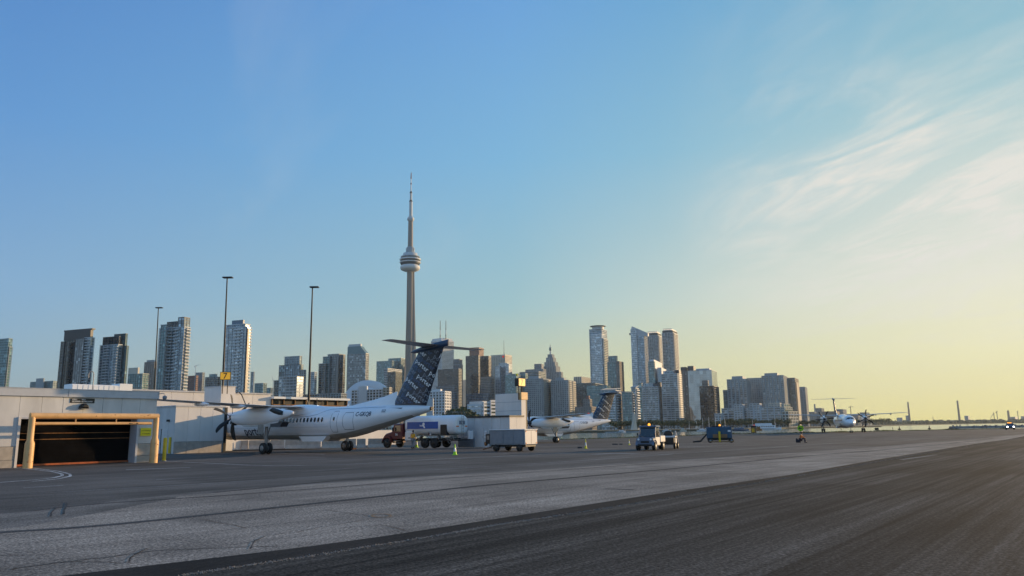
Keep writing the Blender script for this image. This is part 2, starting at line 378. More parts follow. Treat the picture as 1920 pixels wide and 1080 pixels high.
tag(sheet('taxiway', Up, Lp, .004, 'pale_pave', 90, 10), 'pale worn taxiway strip crossing the airfield')
tag(sheet('joint_strip', Lp, Mp, .008, 'joint', 120, 2), 'brownish dark strip between the pale taxiway and the new asphalt')
Mr = [(x + math.sin(rd) * 60, y - math.cos(rd) * 60) for x, y in Mp]
tag(sheet('runway', Mp, Mr, .012, 'new_asphalt', 90, 30), 'dark coarse new asphalt in the right foreground')
M['worn_edge'] = pave('worn_edge', (.13, .116, .10), (.21, .186, .162), rot=md, big=.5, speck=.5, fine=24)
rw = random.Random(17)
Uo = [(x - (.55 + .35*math.sin(i*2.1))*math.sin(md), y + (.55 + .35*math.sin(i*2.1))*math.cos(md)) for i, (x, y) in enumerate(Up)]
tag(sheet('worn_edge', Uo, Up, .003, 'worn_edge', 60, 1), 'worn middle grey edge where the taxiway meets the apron')
stn = [g2(-60, 1000), g2(60, 985), g2(150, 968), g2(330, 934)]; stb = [g2(-60, 968), g2(60, 958), g2(150, 948), g2(330, 931)]
tag(sheet('dark_stain', stb, stn, .0045, 'worn_edge', 20, 2), 'darker worn patch at the left end of the pale taxiway')
def line(name, pts, wd, m, label, off=.009, n=40, wob=0.):
    P = [g2(*p) for p in pts]; A = []; B = []
    for i, p in enumerate(P):
        q0 = P[max(0, i-1)]; q1 = P[min(len(P)-1, i+1)]; d = math.dist(q0, q1); nx, ny_ = -(q1[1]-q0[1])/d, (q1[0]-q0[0])/d
        A.append((p[0] + nx*wd/2, p[1] + ny_*wd/2)); B.append((p[0] - nx*wd/2, p[1] - ny_*wd/2))
    o = sheet(name, A, B, off, m, n, 1); o['label'] = label
    return o
line('painted_line', [(-60, 933), (0, 929), (320, 911), (640, 891), (880, 877), (1100, 863), (1260, 852)], .13, 'line_faint', 'long thin white line along the near side of the apron')
line('painted_line', [(305, 864.5), (400, 869), (480, 873), (560, 873.5), (640, 871.5), (800, 862), (960, 855), (1100, 848), (1300, 838), (1500, 829)], .14, 'line_white', 'white line curving from the yellow bollard past the parked plane', off=.010)
line('painted_line', [(236, 881), (356, 876.5)], .26, 'line_white', 'short thick white dash in front of the black door')
line('painted_line', [(293, 899.5), (437, 891.5)], .14, 'line_faint', 'thin white dash below the thick dash')
line('painted_line', [(565, 884), (672, 877.5)], .14, 'line_faint', 'thin white dash below the plane wheels')
line('painted_line', [(42, 915), (119, 910)], .14, 'line_faint', 'short faint dash at the left edge')
line('painted_line', [(770, 871), (848, 868)], .16, 'line_faint', 'short faint dash below the fuel truck')
line('painted_line', [(-30, 876.5), (50, 879), (96, 884), (116, 888.5), (117, 892), (100, 896), (60, 900), (-30, 907)], .14, 'line_white', 'inner bent white line at the left edge', n=60)
line('painted_line', [(-30, 874.5), (60, 877.5), (112, 884), (131, 889), (132, 893), (110, 898), (60, 903)], .12, 'line_white', 'outer bent white line at the left edge', off=.013, n=60)
line('painted_line', [(1380, 829.5), (1470, 828.4), (1560, 827), (1640, 826)], .35, 'line_white', 'broad pale line at the feet of the crouching marshaller')
line('painted_line', [(1230, 853), (1450, 839), (1660, 826)], .3, 'line_faint', 'faint line running towards the water on the right')
line('painted_line', [(1550, 858), (1640, 858), (1750, 853)], .14, 'line_faint', 'faint line on the pale taxiway')
line('painted_line', [(1690, 862), (1755, 853)], .25, 'line_faint', 'short yellowish dash on the new asphalt', off=.016)
line('painted_line', [(480, 849), (608, 851.5)], .22, 'line_white', 'pale line beside the plane wheels')
line('painted_line', [(655, 845), (760, 847)], .2, 'line_white', 'pale line behind the rear plane wheel')
for pts, wd in [([(1110, 852), (1150, 850), (1195, 851)], 1.1), ([(1060, 834), (1100, 833)], .9), ([(1000, 845), (1110, 843)], .5)]:
    o = line('pavement_patch', pts, wd, 'patch_pale', 'pale concrete patch in the apron', off=.006)
for i, (pts, wd) in enumerate([([(-80, 1006), (0, 998), (100, 993), (200, 985), (330, 972), (640, 939), (900, 911), (1240, 881), (1500, 856), (1650, 844), (1780, 832), (1860, 822)], .30),
                ([(60, 958), (190, 944), (400, 931), (640, 913), (860, 895), (1240, 868), (1500, 851)], .12),
                ([(400, 924), (640, 900), (760, 893)], .12)]):
    line('tar_line', pts, wd, 'tar', ['broad rough dark tar band along the pale taxiway', 'thin dark tar line near the far edge of the taxiway', 'short tar line on the taxiway edge'][i], off=.014 + i * .003, n=120)
line('tyre_mark', [(95, 969), (96, 962), (101, 956), (108, 951)], .035, 'tar', 'left short curved tyre mark near the left edge', off=.019)
line('tyre_mark', [(119, 965), (120, 957), (124, 950), (125, 943)], .045, 'tar', 'right short curved tyre mark near the left edge', off=.019)
line('tyre_mark', [(1255, 880), (1420, 864), (1560, 851), (1640, 846), (1680, 848)], .2, 'tar', 'dark tyre streak along the pale strip on the right', off=.020)
line('tyre_mark', [(1135, 917), (1190, 918.5)], .1, 'tar', 'short dark scuff on the pale taxiway', off=.020)
def crack(pts, wd, seed):
    r = random.Random(seed); out = []
    for a, b in zip(pts, pts[1:]):
        k = max(2, int(math.dist(a, b) / 12))
        for i in range(k):
            f = i / k; out.append((a[0] + (b[0]-a[0])*f + r.uniform(-2, 2), a[1] + (b[1]-a[1])*f + r.uniform(-.9, .9)))
    out.append(pts[-1])
    line('pavement_crack', out, wd, 'tar', 'jagged dark crack across the pale taxiway', off=.019 + seed * .0004, n=len(out) * 2)
cr = [[(20, 1068), (120, 1054), (230, 1042), (300, 1032), (420, 1028), (520, 1024)], [(120, 1054), (200, 1055), (260, 1057)], [(240, 1054), (252, 1040), (278, 1028)],
      [(470, 1030), (476, 1016), (500, 1005), (560, 997), (640, 982), (700, 972), (790, 960), (900, 947), (1050, 928)], [(380, 975), (430, 984), (462, 991)], [(612, 956), (650, 962), (690, 968)],
      [(0, 1042), (90, 1040)], [(1135, 917), (1190, 918)], [(640, 990), (720, 985), (760, 995)], [(1380, 872), (1440, 876)], [(1275, 905), (1350, 897), (1430, 889)]]
for i, c_ in enumerate(cr): crack(c_, .02 if i else .03, i)
M['ring_orange'] = mat('ring_orange', (.24, .15, .08), .9, var=.4, scale=9)
line('painted_ring', [(715 + 18 * math.cos(t), 967.5 + 3.2 * math.sin(t)) for t in [i * 6.1 / 20 for i in range(21)]], .05, 'ring_orange', 'faded orange survey ring sprayed on the pale taxiway', off=.025, n=50)
# crumbs along the seam of the new asphalt
mb = MB(); r = random.Random(3)
for i in range(5200):
    t = r.random() ** 1.3; L = len(Mp) - 2; k = t * (L - .001); j = int(k) ; f = k - j
    a, b = Mp[j], Mp[j+1]; x = a[0] + (b[0]-a[0])*f; y = a[1] + (b[1]-a[1])*f
    sd_ = r.gauss(0, .04); x += math.sin(rd) * sd_; y -= math.cos(rd) * sd_
    q = r.uniform(.004, .013) * (1 + y / 60); T = Matrix.Translation((x, y, gz(x, y) + .007 + q * .3)) @ Euler((r.random()*6, r.random()*6, r.random()*6)).to_matrix().to_4x4()
    mb.add([(q, 0, 0), (-q*.8, q*.5, 0), (-q*.4, -q*.8, 0), (0, 0, q*.8), (.1*q, 0, -q*.6)], [(0, 1, 3), (1, 2, 3), (2, 0, 3), (1, 0, 4), (2, 1, 4), (0, 2, 4)], T=T)
M['crumb'] = mat('crumb', (.24, .22, .20), .9, var=.7, scale=25)
tag(mb.build('asphalt_crumbs', 'crumb'), 'loose asphalt crumbs along the seam', 'gravel', kind='stuff')
# ------------------------------------------------------------------ water and far land
wm = bpy.data.materials.new('water'); wm.use_nodes = True; t = wm.node_tree; b = t.nodes['Principled BSDF']
b.inputs['Base Color'].default_value = (.035, .055, .06, 1); b.inputs['Roughness'].default_value = .12; b.inputs['Specular IOR Level'].default_value = .9; b.inputs['IOR'].default_value = 1.33
c = t.nodes.new('ShaderNodeTexCoord'); n = t.nodes.new('ShaderNodeTexNoise'); n.inputs['Scale'].default_value = .55; n.inputs['Detail'].default_value = 5
t.links.new(c.outputs['Object'], n.inputs[0]); bp = t.nodes.new('ShaderNodeBump'); bp.inputs['Strength'].default_value = .28; bp.inputs['Distance'].default_value = .35
t.links.new(n.outputs[0], bp.inputs['Height']); t.links.new(bp.outputs[0], b.inputs['Normal']); M['water'] = wm
WZ = -1.8
o = MB().add([(-7000, 100, WZ), (11000, 100, WZ), (11000, 11000, WZ), (-7000, 11000, WZ)], [(0, 1, 2, 3)]).build('water', 'water'); o['kind'] = 'structure'
M['land'] = mat('land', (.09, .095, .07), .95, var=.3, scale=.02)
shore = [(-3000, 300), (-400, 420), (-60, 560), (95, 640), (210, 700), (300, 860), (480, 1020), (700, 1500), (1500, 2600), (2900, 4200), (8000, 6500), (10800, 7800)]
poly = [(x, y) for x, y in shore] + [(10800, 10900), (-6900, 10900), (-6900, 300)]
mb = MB().prism(poly, -3., -.3, 'z'); o = mb.build('land', 'land'); tag(o, 'low city shore across the water', kind='structure')
# shore grass at the apron edge
M['grass'] = mat('grass', (.075, .085, .03), .9, var=.4, scale=.4)
mb = MB(); r = random.Random(11)
for i in range(9000):
    x = r.uniform(8, 150); ye = edge_y(x); y = ye - 1 + r.random() ** 2 * -2.5 + 1.2
    hgt = r.uniform(.08, .28) * (1 + 1.1 * max(0, math.sin(x * .37) * math.sin(x * .11 + 1))); wd = r.uniform(.03, .08); a = r.random() * 3.14
    z = gz(x, y) - .02; dx, dy = math.cos(a) * wd, math.sin(a) * wd; lx, ly = r.uniform(-.1, .1), r.uniform(-.1, .1)
    mb.add([(x-dx, y-dy, z), (x+dx, y+dy, z), (x+lx, y+ly, z+hgt)], [(0, 1, 2)])
tag(mb.build('grass', 'grass'), 'rough grass along the far edge of the apron', 'grass', kind='stuff')
Ea = [(x, y - 3.2) for x, y in E0]; o = sheet('grass_verge', Ea, [(x, y - .1) for x, y in E0], .006, 'grass', 40, 2); o['label'] = 'grass verge at the edge of the apron'
# ------------------------------------------------------------------ turboprop airliner (x forward, nose at 0; y to port; z up)
FS = [(0, 2.15, 2.05, .05), (.12, 2.35, 1.88, .24), (.4, 2.55, 1.7, .45), (1., 2.9, 1.45, .78), (1.7, 3.12, 1.3, 1.0), (2.3, 3.42, 1.22, 1.14), (2.9, 3.72, 1.17, 1.25), (3.6, 3.84, 1.14, 1.32), (4.6, 3.88, 1.13, 1.345),
      (8, 3.88, 1.13, 1.345), (12, 3.88, 1.13, 1.345), (16, 3.88, 1.13, 1.345), (20, 3.88, 1.14, 1.345), (22, 3.88, 1.3, 1.32), (23.5, 3.88, 1.56, 1.24), (25, 3.87, 1.88, 1.1), (26.5, 3.86, 2.22, .93), (28, 3.83, 2.58, .73), (29.3, 3.79, 2.88, .53), (30.3, 3.72, 3.1, .36), (31, 3.62, 3.28, .2)]
def fus(s):
    for a, b in zip(FS, FS[1:]):
        if s <= b[0]:
            f = (s - a[0]) / (b[0] - a[0]); return [a[i] + (b[i] - a[i]) * f for i in (1, 2, 3)]
    return list(FS[-1][1:])
def fus_y(s, z, off=.006):
    zt, zb, hw = fus(s); zc = (zt + zb) / 2; rz = (zt - zb) / 2; q = max(0., 1 - ((z - zc) / rz) ** 2); return hw * math.sqrt(q) + off
def fus_ring(s, n=28, a0=0., a1=2*math.pi, g=0.):
    zt, zb, hw = fus(s); zc = (zt+zb)/2; rz = (zt-zb)/2; k = n if a1 - a0 > 6.2 else n + 0
    return [(-s, (hw+g)*math.sin(a0+(a1-a0)*i/(k if a1-a0 > 6.2 else k-1)), zc + (rz+g)*math.cos(a0+(a1-a0)*i/(k if a1-a0 > 6.2 else k-1))) for i in range(n)]
def airfoil(le, te, y, z, th_, n=7, vert=False):
    pts = []
    for i in range(n + 1):
        f = .5 - .5 * math.cos(math.pi * i / n); t = th_ * (1.48*math.sqrt(f) - .63*f - 1.76*f*f + 1.42*f**3 - .51*f**4) * .98; pts.append((f, t))
    up_ = [(le + (te-le)*f, t * .62) for f, t in pts]; dn = [(le + (te-le)*f, -t * .38) for f, t in reversed(pts[:-1])][:-1]
    if vert: up_ = [(a, b / .62 * .5) for a, b in up_]; dn = [(a, b / .38 * .5) for a, b in dn]
    return [(-a, y + b, z) if vert else (-a, y, z + b) for a, b in up_ + dn]
FIN = [(3.80, 26.7, 30.55, .40), (8.15, 29.75, 32.35, .27)]      # z, leading edge, trailing edge, thickness
def fin_at(z):
    f = (z - FIN[0][0]) / (FIN[1][0] - FIN[0][0]); return [FIN[0][i] + (FIN[1][i] - FIN[0][i]) * f for i in (1, 2, 3)]
def fin_ring(z):
    le, te, t = fin_at(z); c_ = te - le; h = t / 2
    p = [(0, 0), (.04, .45), (.14, .85), (.3, 1), (.6, .8), (.85, .35), (1, .03)]
    return [(-(le + c_*a), h*b, z) for a, b in p] + [(-(le + c_*a), -h*b, z) for a, b in reversed(p[1:])]
def fin_y(s, z):
    le, te, t = fin_at(z); f = max(0, min(1, (s - le) / (te - le))); p = [(0, 0), (.04, .45), (.14, .85), (.3, 1), (.6, .8), (.85, .35), (1, .03)]
    for a, b in zip(p, p[1:]):
        if f <= b[0]: return t/2 * (a[1] + (b[1]-a[1]) * (f-a[0]) / (b[0]-a[0]))
    return 0.
def side_text(root, txt, s0, z0, size, m, side=1, sx=1., name='lettering', label=None):
    vs, fs = text_geo(txt, size); a, b = text_w(vs); out = []
    bm = bmesh.new(); vv = [bm.verts.new(v) for v in vs]        # cut into low strips so the letters wrap the round hull
    for f_ in fs:
        try: bm.faces.new([vv[i] for i in f_])
        except ValueError: pass
    q = -.3 * size
    while q < size:
        bmesh.ops.bisect_plane(bm, geom=bm.verts[:] + bm.edges[:] + bm.faces[:], plane_co=(0, q, 0), plane_no=(0, 1, 0)); q += .07
    bm.verts.index_update(); vs = [v.co[:] for v in bm.verts]; fs = [[v.index for v in f_.verts] for f_ in bm.faces]; bm.free()
    for x, y, z in vs:
        s = s0 + (x - a) * sx if side > 0 else s0 + (b - x) * sx
        zz_ = z0 + y; out.append((-s, side * fus_y(s, zz_, .02), zz_))
    o = tag(MB().add(out, fs).build(name, m, root), kind='stuff')
    if label: o['label'] = label
    return o
def ellipse_panel(mb, s, z, rs, rz, off, side, n=12, shape=2.6):
    pts = []
    for i in range(n):
        a = 2*math.pi*i/n; c_, s_ = math.cos(a), math.sin(a); k = (abs(c_)**shape + abs(s_)**shape) ** (-1/shape)
        ps = s + rs*c_*k; pz = z + rz*s_*k; pts.append((-ps, side * fus_y(ps, pz, off), pz))
    o = len(mb.v); mb.add(pts, [tuple(range(n))]); return mb
def strip_path(mb, pts, wd, side, off=.01):
    for (s0, z0), (s1, z1) in zip(pts, pts[1:]):
        d = math.dist((s0, z0), (s1, z1)); k = max(1, int(d / .25)); n_s, n_z = -(z1-z0)/d*wd/2, (s1-s0)/d*wd/2
        for i in range(k):
            qs = []
            for f in (i/k, (i+1)/k):
                s = s0+(s1-s0)*f; z = z0+(z1-z0)*f
                for sg in (1, -1): qs.append((-(s+n_s*sg), side * fus_y(s+n_s*sg, z+n_z*sg, off), z+n_z*sg))
            mb.add(qs, [(0, 1, 3, 2)])
def propeller(root, s, y, z, ang, m='dark_metal'):
    sp = MB(); sp.loft([[(-(s) + dx, y + r_*math.cos(t), z + r_*math.sin(t)) for t in [2*math.pi*i/14 for i in range(14)]] for dx, r_ in [(.62, .02), (.52, .13), (.35, .22), (.15, .29), (-.12, .33)]])
    sp = sp.build('spinner', 'navy', root)
    for k in range(6):
        a = ang + k * math.pi / 3; rings = []
        for r_, ch, sw, tw, tk in [(.2, .16, 0, 1.2, .1), (.5, .24, .02, 1.0, .06), (.9, .33, .06, .8, .04), (1.3, .36, .06, .65, .03), (1.7, .32, 0., .52, .022), (1.95, .24, -.08, .45, .015), (2.05, .10, -.16, .42, .01)]:
            ring = []
            for cx_, ty in ((-.5, 0), (-.2, .5), (.2, .45), (.5, 0), (.2, -.3), (-.2, -.3)):
                u_ = sw + cx_*ch; w_ = ty*tk; tx = u_*math.cos(tw) - w_*math.sin(tw); ax = u_*math.sin(tw) + w_*math.cos(tw)
                ring.append((-(s) + .12 + ax, y + r_*math.cos(a) - tx*math.sin(a), z + r_*math.sin(a) + tx*math.cos(a)))
            rings.append(ring)
        MB().loft(rings).build('propeller_blade', m, sp)
def wheel(mb_t, mb_r, c_, r_, w_, ax=(0, 1, 0)):
    c_ = Vector(c_); ax = Vector(ax).normalized(); e = ax.cross(Vector((0, 0, 1))).normalized(); u_ = Vector((0, 0, 1))
    def ring(o_, rr): return [c_ + ax*o_ + (e*math.cos(t)+u_*math.sin(t))*rr for t in [2*math.pi*i/18 for i in range(18)]]
    mb_t.loft([ring(-w_/2, r_*.55), ring(-w_/2, r_*.86), ring(-w_*.36, r_*.97), ring(0, r_), ring(w_*.36, r_*.97), ring(w_/2, r_*.86), ring(w_/2, r_*.55)])
    mb_r.loft([ring(-w_*.52, r_*.2), ring(-w_*.5, r_*.52), ring(w_*.5, r_*.52), ring(w_*.52, r_*.2)])
def gear(root, s, y, ztop, r_, half, nose=False, m='steel'):
    g = MB(); zr = r_
    g.cyl((-s, y, ztop), (-s, y, zr + .25), .13 if not nose else .08, n=10); g.cyl((-s, y, zr + .3), (-s, y, zr), .08 if not nose else .05, n=8)
    g.cyl((-s, y - half, zr), (-s, y + half, zr), .06, n=8)
    g.cyl((-s + (.9 if not nose else .5), y, ztop), (-s, y, zr + .45), .05, n=6)
    if not nose: g.cyl((-s - .55, y, ztop), (-s, y, zr + .7), .05, n=6); g.box(-s - .02, -s + .75, y + .32, y + .36, ztop - .75, ztop + .05)
    go_ = g.build('landing_gear', m, root)
    for q in (-1, 1):
        tb, rb = MB(), MB(); wheel(tb, rb, (-s, y + q*half, zr), r_, .27 if not nose else .17)
        wo = tb.build('wheel', 'rubber', go_)
        rb.build('rim', m, go_)
    return go_
def make_plane(name, loc, hd, label, reg, number=None, front_only=False):
    root = empty(name, loc, hd, label, 'airliner', 'white turboprop airliners with dark tails')
    f = MB(); f.loft([fus_ring(s[0]) for s in FS]); f.build('fuselage', 'plane_white', root)
    # darker lower shell, a skin just proud of the belly
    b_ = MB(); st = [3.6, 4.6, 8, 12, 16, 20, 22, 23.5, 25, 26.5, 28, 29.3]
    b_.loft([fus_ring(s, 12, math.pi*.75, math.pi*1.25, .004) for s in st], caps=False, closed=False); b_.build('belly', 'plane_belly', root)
    # hump where the wing crosses the roof
    h_ = MB(); rings = []
    for s, w_, zt in [(11.4, .3, 3.8), (12.2, .8, 3.98), (13.2, 1.12, 4.16), (14.6, 1.25, 4.24), (16.2, 1.22, 4.2), (17.6, 1.0, 4.06), (19.0, .6, 3.92), (20.2, .25, 3.84)]:
        rings.append([(-s, w_*1.0*math.cos(t), 3.3 + (zt-3.3)*max(0, math.sin(t))**.7) for t in [math.pi*i/10 for i in range(11)]])
    h_.loft(rings, caps=False, closed=False); h_.build('wing_fairing', 'plane_white', root)
    # keel fairing seen below the cabin
    MB().prism([(-16.1, 1.42), (-19.9, 1.42), (-19.4, .98), (-16.7, .98)], .62, 1.18).build('keel_fairing', 'plane_white', root)
    MB().prism([(-16.1, 1.42), (-19.9, 1.42), (-19.4, .98), (-16.7, .98)], -1.18, -.62).build('keel_fairing', 'plane_white', root)
    # dorsal fillet and fin
    d_ = MB(); rings = []
    for s, zt, w_ in [(20.6, 3.87, .05), (22, 4.0, .16), (24, 4.28, .22), (26, 4.62, .2), (26.8, 4.84, .12), (27.25, 4.93, .04)]:
        rings.append([(-s, -w_ - .1, 3.72), (-s, -w_*.8, 3.72+(zt-3.72)*.5), (-s, -w_*.3, zt - .04), (-s, 0, zt), (-s, w_*.3, zt-.04), (-s, w_*.8, 3.72+(zt-3.72)*.5), (-s, w_+.1, 3.72)])
    d_.loft(rings, caps=True, closed=False); d_.build('dorsal_fillet', 'plane_white', root)
    fin = MB().loft([fin_ring(z) for z in (3.70, 4.6, 5.8, 7., 8.2)]).build('tail_fin', 'navy', root)
    # front part of the fin is a brighter blue skin
    nb = MB(); rr = []
    for z in [3.9 + 4.2*i/12 for i in range(13)]:
        le, te, t = fin_at(z); e = le + (te-le)*(.30 + .0*z); rr.append([(-(e), s_*(fin_y(e, z)+.006), z) for s_ in (1,)] + [(-(le + (e-le)*q), (fin_y(le+(e-le)*q, z)+.006), z) for q in (.6, .3, .12)] + [(-(le-.008), 0, z)] + [(-(le + (e-le)*q), -(fin_y(le+(e-le)*q, z)+.006), z) for q in (.12, .3, .6)] + [(-(e), -(fin_y(e, z)+.006), z)])
    nb.loft(rr, caps=False, closed=False); nb.build('fin_leading_edge', 'navy_blue', fin)
    # words on the fin, rows running down and aft
    if not front_only:
        geo = text_geo('porter', .60, 1); gw = text_w(geo[0]); wl = gw[1] - gw[0]
        tones = {0: MB(), 1: MB(), 2: MB()}; rr_ = random.Random(5); sl_ = R(-35)
        for side in (1, -1):
            for row in range(-9, 10):
                tone_row = row % 2
                for col in range(-5, 6):
                    u0 = col * (wl + .24) + (row * .47) % (wl + .2); v0 = row * .43; tb = tones[0 if (tone_row == 0 and (col + row // 2) % 3 != 2) else (1 if tone_row == 0 or (col + row) % 2 else 2)]
                    out = []
                    for x, y, z in geo[0]:
                        a, b2 = u0 + x - gw[0], v0 + y
                        out.append((a*math.cos(sl_) - b2*math.sin(sl_), a*math.sin(sl_) + b2*math.cos(sl_)))
                    cxm = sum(p[0] for p in out)/len(out); czm = sum(p[1] for p in out)/len(out)
                    if abs(cxm) > 4.2 or abs(czm) > 3: continue
                    tb.add([(-(29.6 + a) if side > 0 else -(29.6 - a), side, 5.95 + b2) for a, b2 in out], geo[1])
        for k, tb in tones.items():
            if not tb.v: continue
            bm = bmesh.new(); vv = [bm.verts.new(v) for v in tb.v]
            for f_ in tb.f:
                try: bm.faces.new([vv[i] for i in f_])
                except ValueError: pass
            (z0, l0, t0, _), (z1, l1, t1, _) = FIN
            for p, n_ in (((-(l0+.03), 0, z0), (z1-z0, 0, (l1-l0))), ((-(t0-.03), 0, z0), (-(z1-z0), 0, -(t1-t0))), ((0, 0, 7.95), (0, 0, 1)), ((0, 0, 3.93), (0, 0, -1))):
                bmesh.ops.bisect_plane(bm, geom=bm.verts[:] + bm.edges[:] + bm.faces[:], plane_co=p, plane_no=Vector(n_).normalized(), clear_outer=True)
            for v in bm.verts: v.co.y = (1 if v.co.y > 0 else -1) * (fin_y(-v.co.x, v.co.z) + .013)
            bm.verts.index_update(); tb2 = MB(); tb2.add([v.co[:] for v in bm.verts], [[v.index for v in f_.verts] for f_ in bm.faces]); bm.free()
            tb2.build('lettering', ['letter_white', 'letter_grey', 'letter_blue'][k], fin)
    # bullet and tailplane
    bu = MB(); rings = []
    for s, zc_, hz, hy in [(28.75, 8.0, .03, .04), (29.1, 8.02, .13, .14), (29.9, 8.1, .24, .24), (31, 8.24, .28, .26), (32, 8.38, .27, .2), (32.85, 8.5, .24, .06)]:
        rings.append([(-s, hy*math.cos(t), zc_ + hz*math.sin(t)) for t in [2*math.pi*i/12 for i in range(12)]])
    bu.loft(rings); bu.build('tail_bullet', 'navy_blue', root)
    for q in (1, -1):
        tp = MB().loft([airfoil(29.9, 32.0, q*.1, 8.36, .22), airfoil(30.0, 32.0, q*.8, 8.36, .21), airfoil(30.95, 32.15, q*5.2, 8.36, .11), airfoil(31.15, 32.1, q*5.35, 8.36, .03)]).build('tailplane', 'wing_grey', root)
    # wing with engines
    for q in (1, -1):
        wg = MB().loft([airfoil(13.5, 16.7, q*1.0, 3.98, .52), airfoil(13.5, 16.7, q*4.4, 3.99, .5), airfoil(13.6, 16.65, q*5.2, 4.03, .47), airfoil(14.15, 16.2, q*12.6, 4.34, .28), airfoil(14.5, 16.1, q*14.1, 4.4, .16), airfoil(14.9, 16.0, q*14.25, 4.41, .05)]).build('wing', 'wing_grey', root)
        for yy in (7.4, 10.6):                                     # flap track fairings
            zz_ = 4.03 + (yy-5.2)*.042 - .2; MB().loft([[(-s, q*yy + r_*.6*math.cos(t), zz_ + r_*math.sin(t)) for t in [2*math.pi*i/8 for i in range(8)]] for s, r_ in [(15.1, .03), (15.5, .13), (16.4, .17), (17.0, .1), (17.3, .02)]]).build('flap_fairing', 'plane_white', wg)
        MB().loft([[(-s, q*(14.2+.05*math.cos(t)), 4.42 + r_*math.sin(t)) for t in [math.pi*i/3 for i in range(6)]] for s, r_ in [(14.9, .01), (15., .06), (15.2, .06), (15.3, .01)]]).build('wing_light', 'lamp_red', wg)
        ye = q * 4.4; rings = []
        for s, zc_, hz, hy in [(11.1, 3.16, .36, .36), (11.25, 3.12, .46, .44), (11.9, 3.1, .62, .52), (12.8, 3.12, .72, .57), (14, 3.14, .78, .58), (16, 3.14, .77, .56), (17.2, 3.18, .62, .5), (18.4, 3.26, .40, .36), (19.2, 3.32, .26, .2), (19.6, 3.38, .1, .08)]:
            rings.append([(-s, ye + hy*abs(math.cos(t))**.8*(1 if math.cos(t) > 0 else -1), zc_ + hz*abs(math.sin(t))**.8*(1 if math.sin(t) > 0 else -1)) for t in [2*math.pi*i/20 for i in range(20)]])
        nc = MB().loft(rings).build('engine_nacelle', 'plane_white', root)
        MB().loft([[(-s, ye + .3*math.cos(t), 2.62 + r_*math.sin(t)) for t in [2*math.pi*i/10 for i in range(10)]] for s, r_ in [(11.32, .15), (11.26, .18), (11.2, .14)]]).build('air_intake', 'black', nc)
        MB().loft([[(-s, ye + q*(.30 + (s-17)*.03) + .17*math.cos(t), 3.62 - (s-17)*.16 + r_*math.sin(t)) for t in [2*math.pi*i/10 for i in range(10)]] for s, r_ in [(16.9, .06), (17.2, .27), (18.2, .22), (18.6, .16)]]).build('exhaust', 'black', nc)
        MB().prism([(-12.6, 2.5), (-13.2, 2.28), (-17.4, 2.28), (-18.2, 2.7)], ye - .34, ye + .34).build('gear_bay', 'wing_grey', nc)
        MB().prism([(-17.0, 2.24), (-18.3, 2.24), (-18.6, 2.62), (-17.0, 2.5)], ye - .36, ye + .36).build('bay_door', 'navy', nc)
        propeller(nc, 10.95, ye, 3.16, .42 if q > 0 else .1)
        gear(root, 16.0, ye, 2.4, .48, .27)
    gear(root, 2.1, 0, 1.5, .29, .2, True)
    # cabin windows, doors, panel joints, cockpit
    wins = []
    for side in (1, -1):
        for i in range(30):
            s = 5.2 + i * .49
            if 13.4 < s < 13.9: continue
            g = MB(); ellipse_panel(g, s, 2.82, .135, .2, .009, side); wo = g.build('window', 'dark_glass', root)
            wins.append(wo)
        ln = MB()
        for s0, s1, z0, z1 in ((20.55, 21.35, 1.75, 3.5), (22.1, 23.3, 1.95, 3.35)):
            strip_path(ln, [(s0+.1, z0), (s0-.0, z0+.3), (s0-.02, z1-.3), (s0+.12, z1), (s1-.12, z1), (s1+.02, z1-.3), (s1, z0+.3), (s1-.1, z0), (s0+.1, z0)], .028, side)
        strip_path(ln, [(12.6, 2.38), (14, 2.38)], .02, side); strip_path(ln, [(11.6, 3.22), (14.0, 3.08), (17.6, 3.14), (18.6, 3.3), (19.5, 3.6), (20.0, 3.7), (26.5, 3.7)], .022, side)
        strip_path(ln, [(4.9, 2.2), (20.2, 2.2)], .010, side)
        ln.build('door_outline', 'letter_navy', root)
        dr = MB(); ellipse_panel(dr, 20.95, 2.85, .12, .17, .012, side); dr.build('window', 'dark_glass', root)
        cp = MB()
        for a in ((1.75, 2.3, 2.82, 3.12, .0), (2.38, 2.95, 2.95, 3.4, 0)):
            cp.add([(-a[0], side*fus_y(a[0], a[2], .012), a[2]), (-a[1], side*fus_y(a[1], a[2]-.06, .012), a[2]-.06), (-a[1], side*fus_y(a[1], a[3], .012), a[3]), (-a[0]-.15, side*fus_y(a[0]+.15, a[3]-.03, .012), a[3]-.03)], [(0, 1, 2, 3)])
        cp.build('cockpit_window', 'dark_glass', root)
        wsd = MB(); pts = []
        for yy, s, z in ((.04, 1.38, 2.99), (.62, 1.55, 2.9), (.74, 2.1, 3.26), (.04, 2.12, 3.40)): pts.append((-s + .05, side*yy, z + .05))
        wsd.add(pts, [(0, 1, 2, 3)]); wsd.build('windshield', 'dark_glass', root)
    pa = MB()
    side_text(root, reg, 23.55, 3.02, .50, 'letter_navy', 1, .92); side_text(root, reg, 23.55, 3.02, .50, 'letter_navy', -1, .92)
    if number: side_text(root, number, 26.35, 3.28, .30, 'letter_navy'); side_text(root, number, 26.35, 3.28, .30, 'letter_navy', -1)
    side_text(root, 'porter', 7.9, 1.56, 1.12, 'letter_navy'); side_text(root, 'porter', 7.9, 1.56, 1.12, 'letter_navy', -1)
    v_ = MB(); v_.prism([(-27.0, 3.62), (-28.4, 3.60), (-28.3, 3.42), (-27.1, 3.42)], -.62, .62); v_.build('tail_vent', 'grey_paint', root)
    MB().cyl((-30.9, 0, 3.45), (-31.15, 0, 3.47), .17, .13, 12).build('tail_pipe', 'dark_metal', root)
    an = MB()
